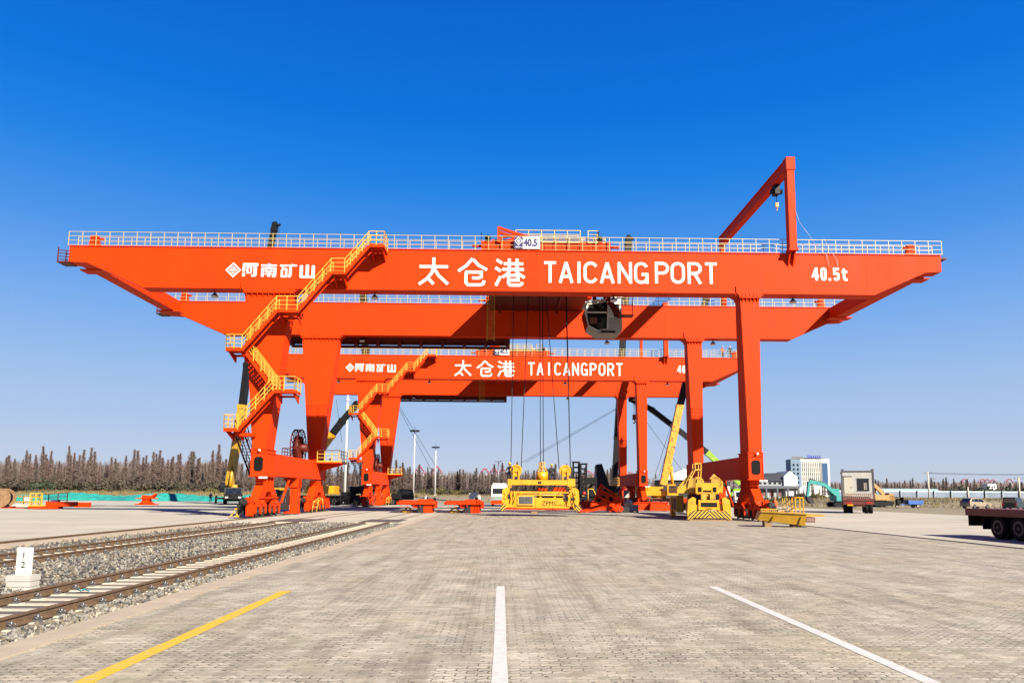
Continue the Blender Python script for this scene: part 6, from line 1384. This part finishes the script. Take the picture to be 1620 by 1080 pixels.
# blue cargo tricycle
p = at(1434, 803, 119)
t = thing('cargo_tricycle', 'blue cargo tricycle with a tipping tray parked before the dry bank', 'tricycle', (p.x, 118.6, 0), rz=R(4))
b = MB(); b.box(-.3, 2.2, -.75, .75, .62, .7); b.box(-.3, 2.2, -.78, -.73, .7, 1.22); b.box(-.3, 2.2, .73, .78, .7, 1.22); b.box(2.15, 2.2, -.73, .73, .7, 1.22); b.box(-.3, -.25, -.73, .73, .7, 1.3); b.box(-1.4, 2.1, -.3, .3, .45, .6); [b.box(x, x+.05, -.8, -.78, .7, 1.22) for x in (.3, .9, 1.5, 2.0)]; b.obj('tray', mat('bright_blue_paint', (.02, .13, .55), .45, var=.15), t)
b = MB(); b.box(-1.2, -.4, -.35, .35, .75, .95); b.prism([(-1.9, .5), (-1.4, .5), (-1.3, 1.1), (-1.6, 1.5), (-1.9, 1.3)], -.3, .3); b.path([(-1.55, -.45, 1.45), (-1.6, 0, 1.4), (-1.55, .45, 1.45)], .04, 5); b.box(-1.0, -.9, -.5, .5, .95, 1.7); b.box(-1.95, -.9, -.5, .5, 1.72, 1.78); b.obj('seat_and_fork', DARK, t)
for x, y in ((-1.85, 0), (1.35, -.65), (1.35, .65)): wheel_obj(t, x, y, .33, .16, mat('cream_rim', (.6, .55, .42), .5))
def car(label, loc, rz, paint, prof, glass, wd, wx, cat='car', lights=True):
    t = thing('parked_car', label, cat, loc, None, rz)
    b = MB(); n = len(prof); lo = wd/2; hi = wd/2-.17; hs = [min(1, max(0, (z-.95)/.7)) for _, z in prof]
    vs = [(x, -(lo+(hi-lo)*h), z) for (x, z), h in zip(prof, hs)] + [(x, (lo+(hi-lo)*h), z) for (x, z), h in zip(prof, hs)]
    b.add(vs, [tuple(range(n)), tuple(range(2*n-1, n-1, -1))]+[(i, i+n, (i+1) % n+n, (i+1) % n) for i in range(n)]); o = b.obj('body', paint, t)
    md = o.modifiers.new('round', 'BEVEL'); md.width = .06; md.segments = 2
    for gp in glass:
        for e in (-1, 1):
            q = MB(); y = lambda z: e*(lo+(hi-lo)*min(1, max(0, (z-.95)/.7))+.012)
            q.add([(x, y(z), z) for x, z in gp], [tuple(range(len(gp)))]); q.obj('window', GLASS, o)
    for x in wx:
        for e in (-1, 1):
            wheel_obj(t, x, e*(wd/2-.1), .36, .24, mat('alloy', (.5, .5, .5), .35, .7))
    return t, o
p = at(1543, 804, 117)
CH = mat('champagne_paint', (.46, .37, .26), .3, .3, var=.05)
prof = [(-2.35, .35), (2.3, .35), (2.4, .7), (2.25, .92), (1.25, 1.08), (.45, 1.62), (-.6, 1.72), (-1.75, 1.66), (-2.25, 1.2), (-2.38, .8)]
t, o = car('gold estate car parked before the dry bank, seen from its rear right side', (p.x+.1, 117, 0), R(19), CH, prof, [[(.95, 1.1), (.38, 1.52), (-.35, 1.58), (-.35, 1.1)], [(-.45, 1.1), (-.45, 1.58), (-1.3, 1.56), (-1.3, 1.1)], [(-1.4, 1.12), (-1.4, 1.55), (-1.7, 1.53), (-1.95, 1.2)]], 1.85, (-1.4, 1.4))
q = MB(); q.add([(-2.36, -.7, 1.15), (-2.36, .7, 1.15), (-1.84, .62, 1.62), (-1.84, -.62, 1.62)], [(0, 1, 2, 3)]); q.obj('rear_window', GLASS, o)
for e in (-1, 1): MB().box(-2.42, -2.3, e*.78-.12, e*.78+.12, .92, 1.15).obj('tail_light', RED, o)
MB().box(.45, .65, -1.08, -.92, 1.08, 1.25).obj('mirror', CH, o); b = MB(); [b.beam((-1.6, e*.62, 1.75), (.3, e*.62, 1.78), .04) for e in (-1, 1)]; b.obj('roof_bar', GREY, o)
p = at(1612, 806, 96)
prof = [(-2.0, .45), (1.95, .45), (2.0, 1.0), (1.0, 1.1), (.55, 1.8), (-1.85, 1.85), (-2.0, 1.6)]
t, o = car('dark green jeep seen from behind at the right frame edge, beyond the red trailer', (p.x+.1, 97, 0), R(40), mat('dark_green_paint', (.02, .035, .028), .35), prof, [[(.85, 1.15), (.5, 1.7), (-.2, 1.72), (-.2, 1.15)], [(-.3, 1.15), (-.3, 1.72), (-1.7, 1.74), (-1.7, 1.15)]], 1.75, (-1.25, 1.25))
q = MB(); q.box(-2.04, -2.0, -.6, .6, 1.15, 1.62); q.obj('rear_window', mat('tan_glass', (.25, .2, .13), .15), o)
for e in (-1, 1): MB().box(-2.06, -2.0, e*.75-.09, e*.75+.09, .75, 1.1).obj('tail_light', RED, o)
# flatbed trailer in the right foreground, running towards the camera
t = thing('flatbed_trailer', 'dark red flatbed semi trailer with twin black wheels cut by the right frame edge', 'trailer', (21.85, 34.2, 0))
b = MB(); b.box(0, 2.5, -13, 0, 1.17, 1.32); b.box(-.02, .06, -13, .02, 1.0, 1.3); [b.box(-.03, -.021, -12.5+k*.62, -12.3+k*.62, 1.02, 1.05) for k in range(20)]; b.box(0, 2.5, -.01, .05, 1.0, 1.3)
bd = b.obj('deck', mat('dark_red_deck', (.20, .022, .022), .5, var=.2, dirt=(.10, .03, .025), dscale=2), t)
b = MB(); b.box(.55, .75, -13, -.1, .75, 1.17); b.box(1.75, 1.95, -13, -.1, .75, 1.17); [b.box(.1, 2.4, -y-.06, -y+.06, .95, 1.17) for y in (.4, 1.2, 2.6, 3.9, 5.2, 6.5, 8, 10, 12)]; b.obj('chassis', DARK, t)
MB().box(.05, 2.45, -.12, -.06, .52, 1.17).obj('rear_guard', DARK, t)
b = MB(); b.box(.1, .8, -1.05, -.98, .4, 1.1); b.obj('mudflap', BLACK, t)
RIM = mat('dark_wheel_rim', (.035, .04, .05), .45, .3)
for y in (-1.9, -3.2, -4.5):
    for x in (.3, .62, 1.9, 2.22): wheel_obj(t, x, y, .52, .27, RIM, 'x')
b = MB()
for y in (-1.9, -3.2, -4.5): b.ring((.35, y, .52), .6, .64, 'x', .5, 24)
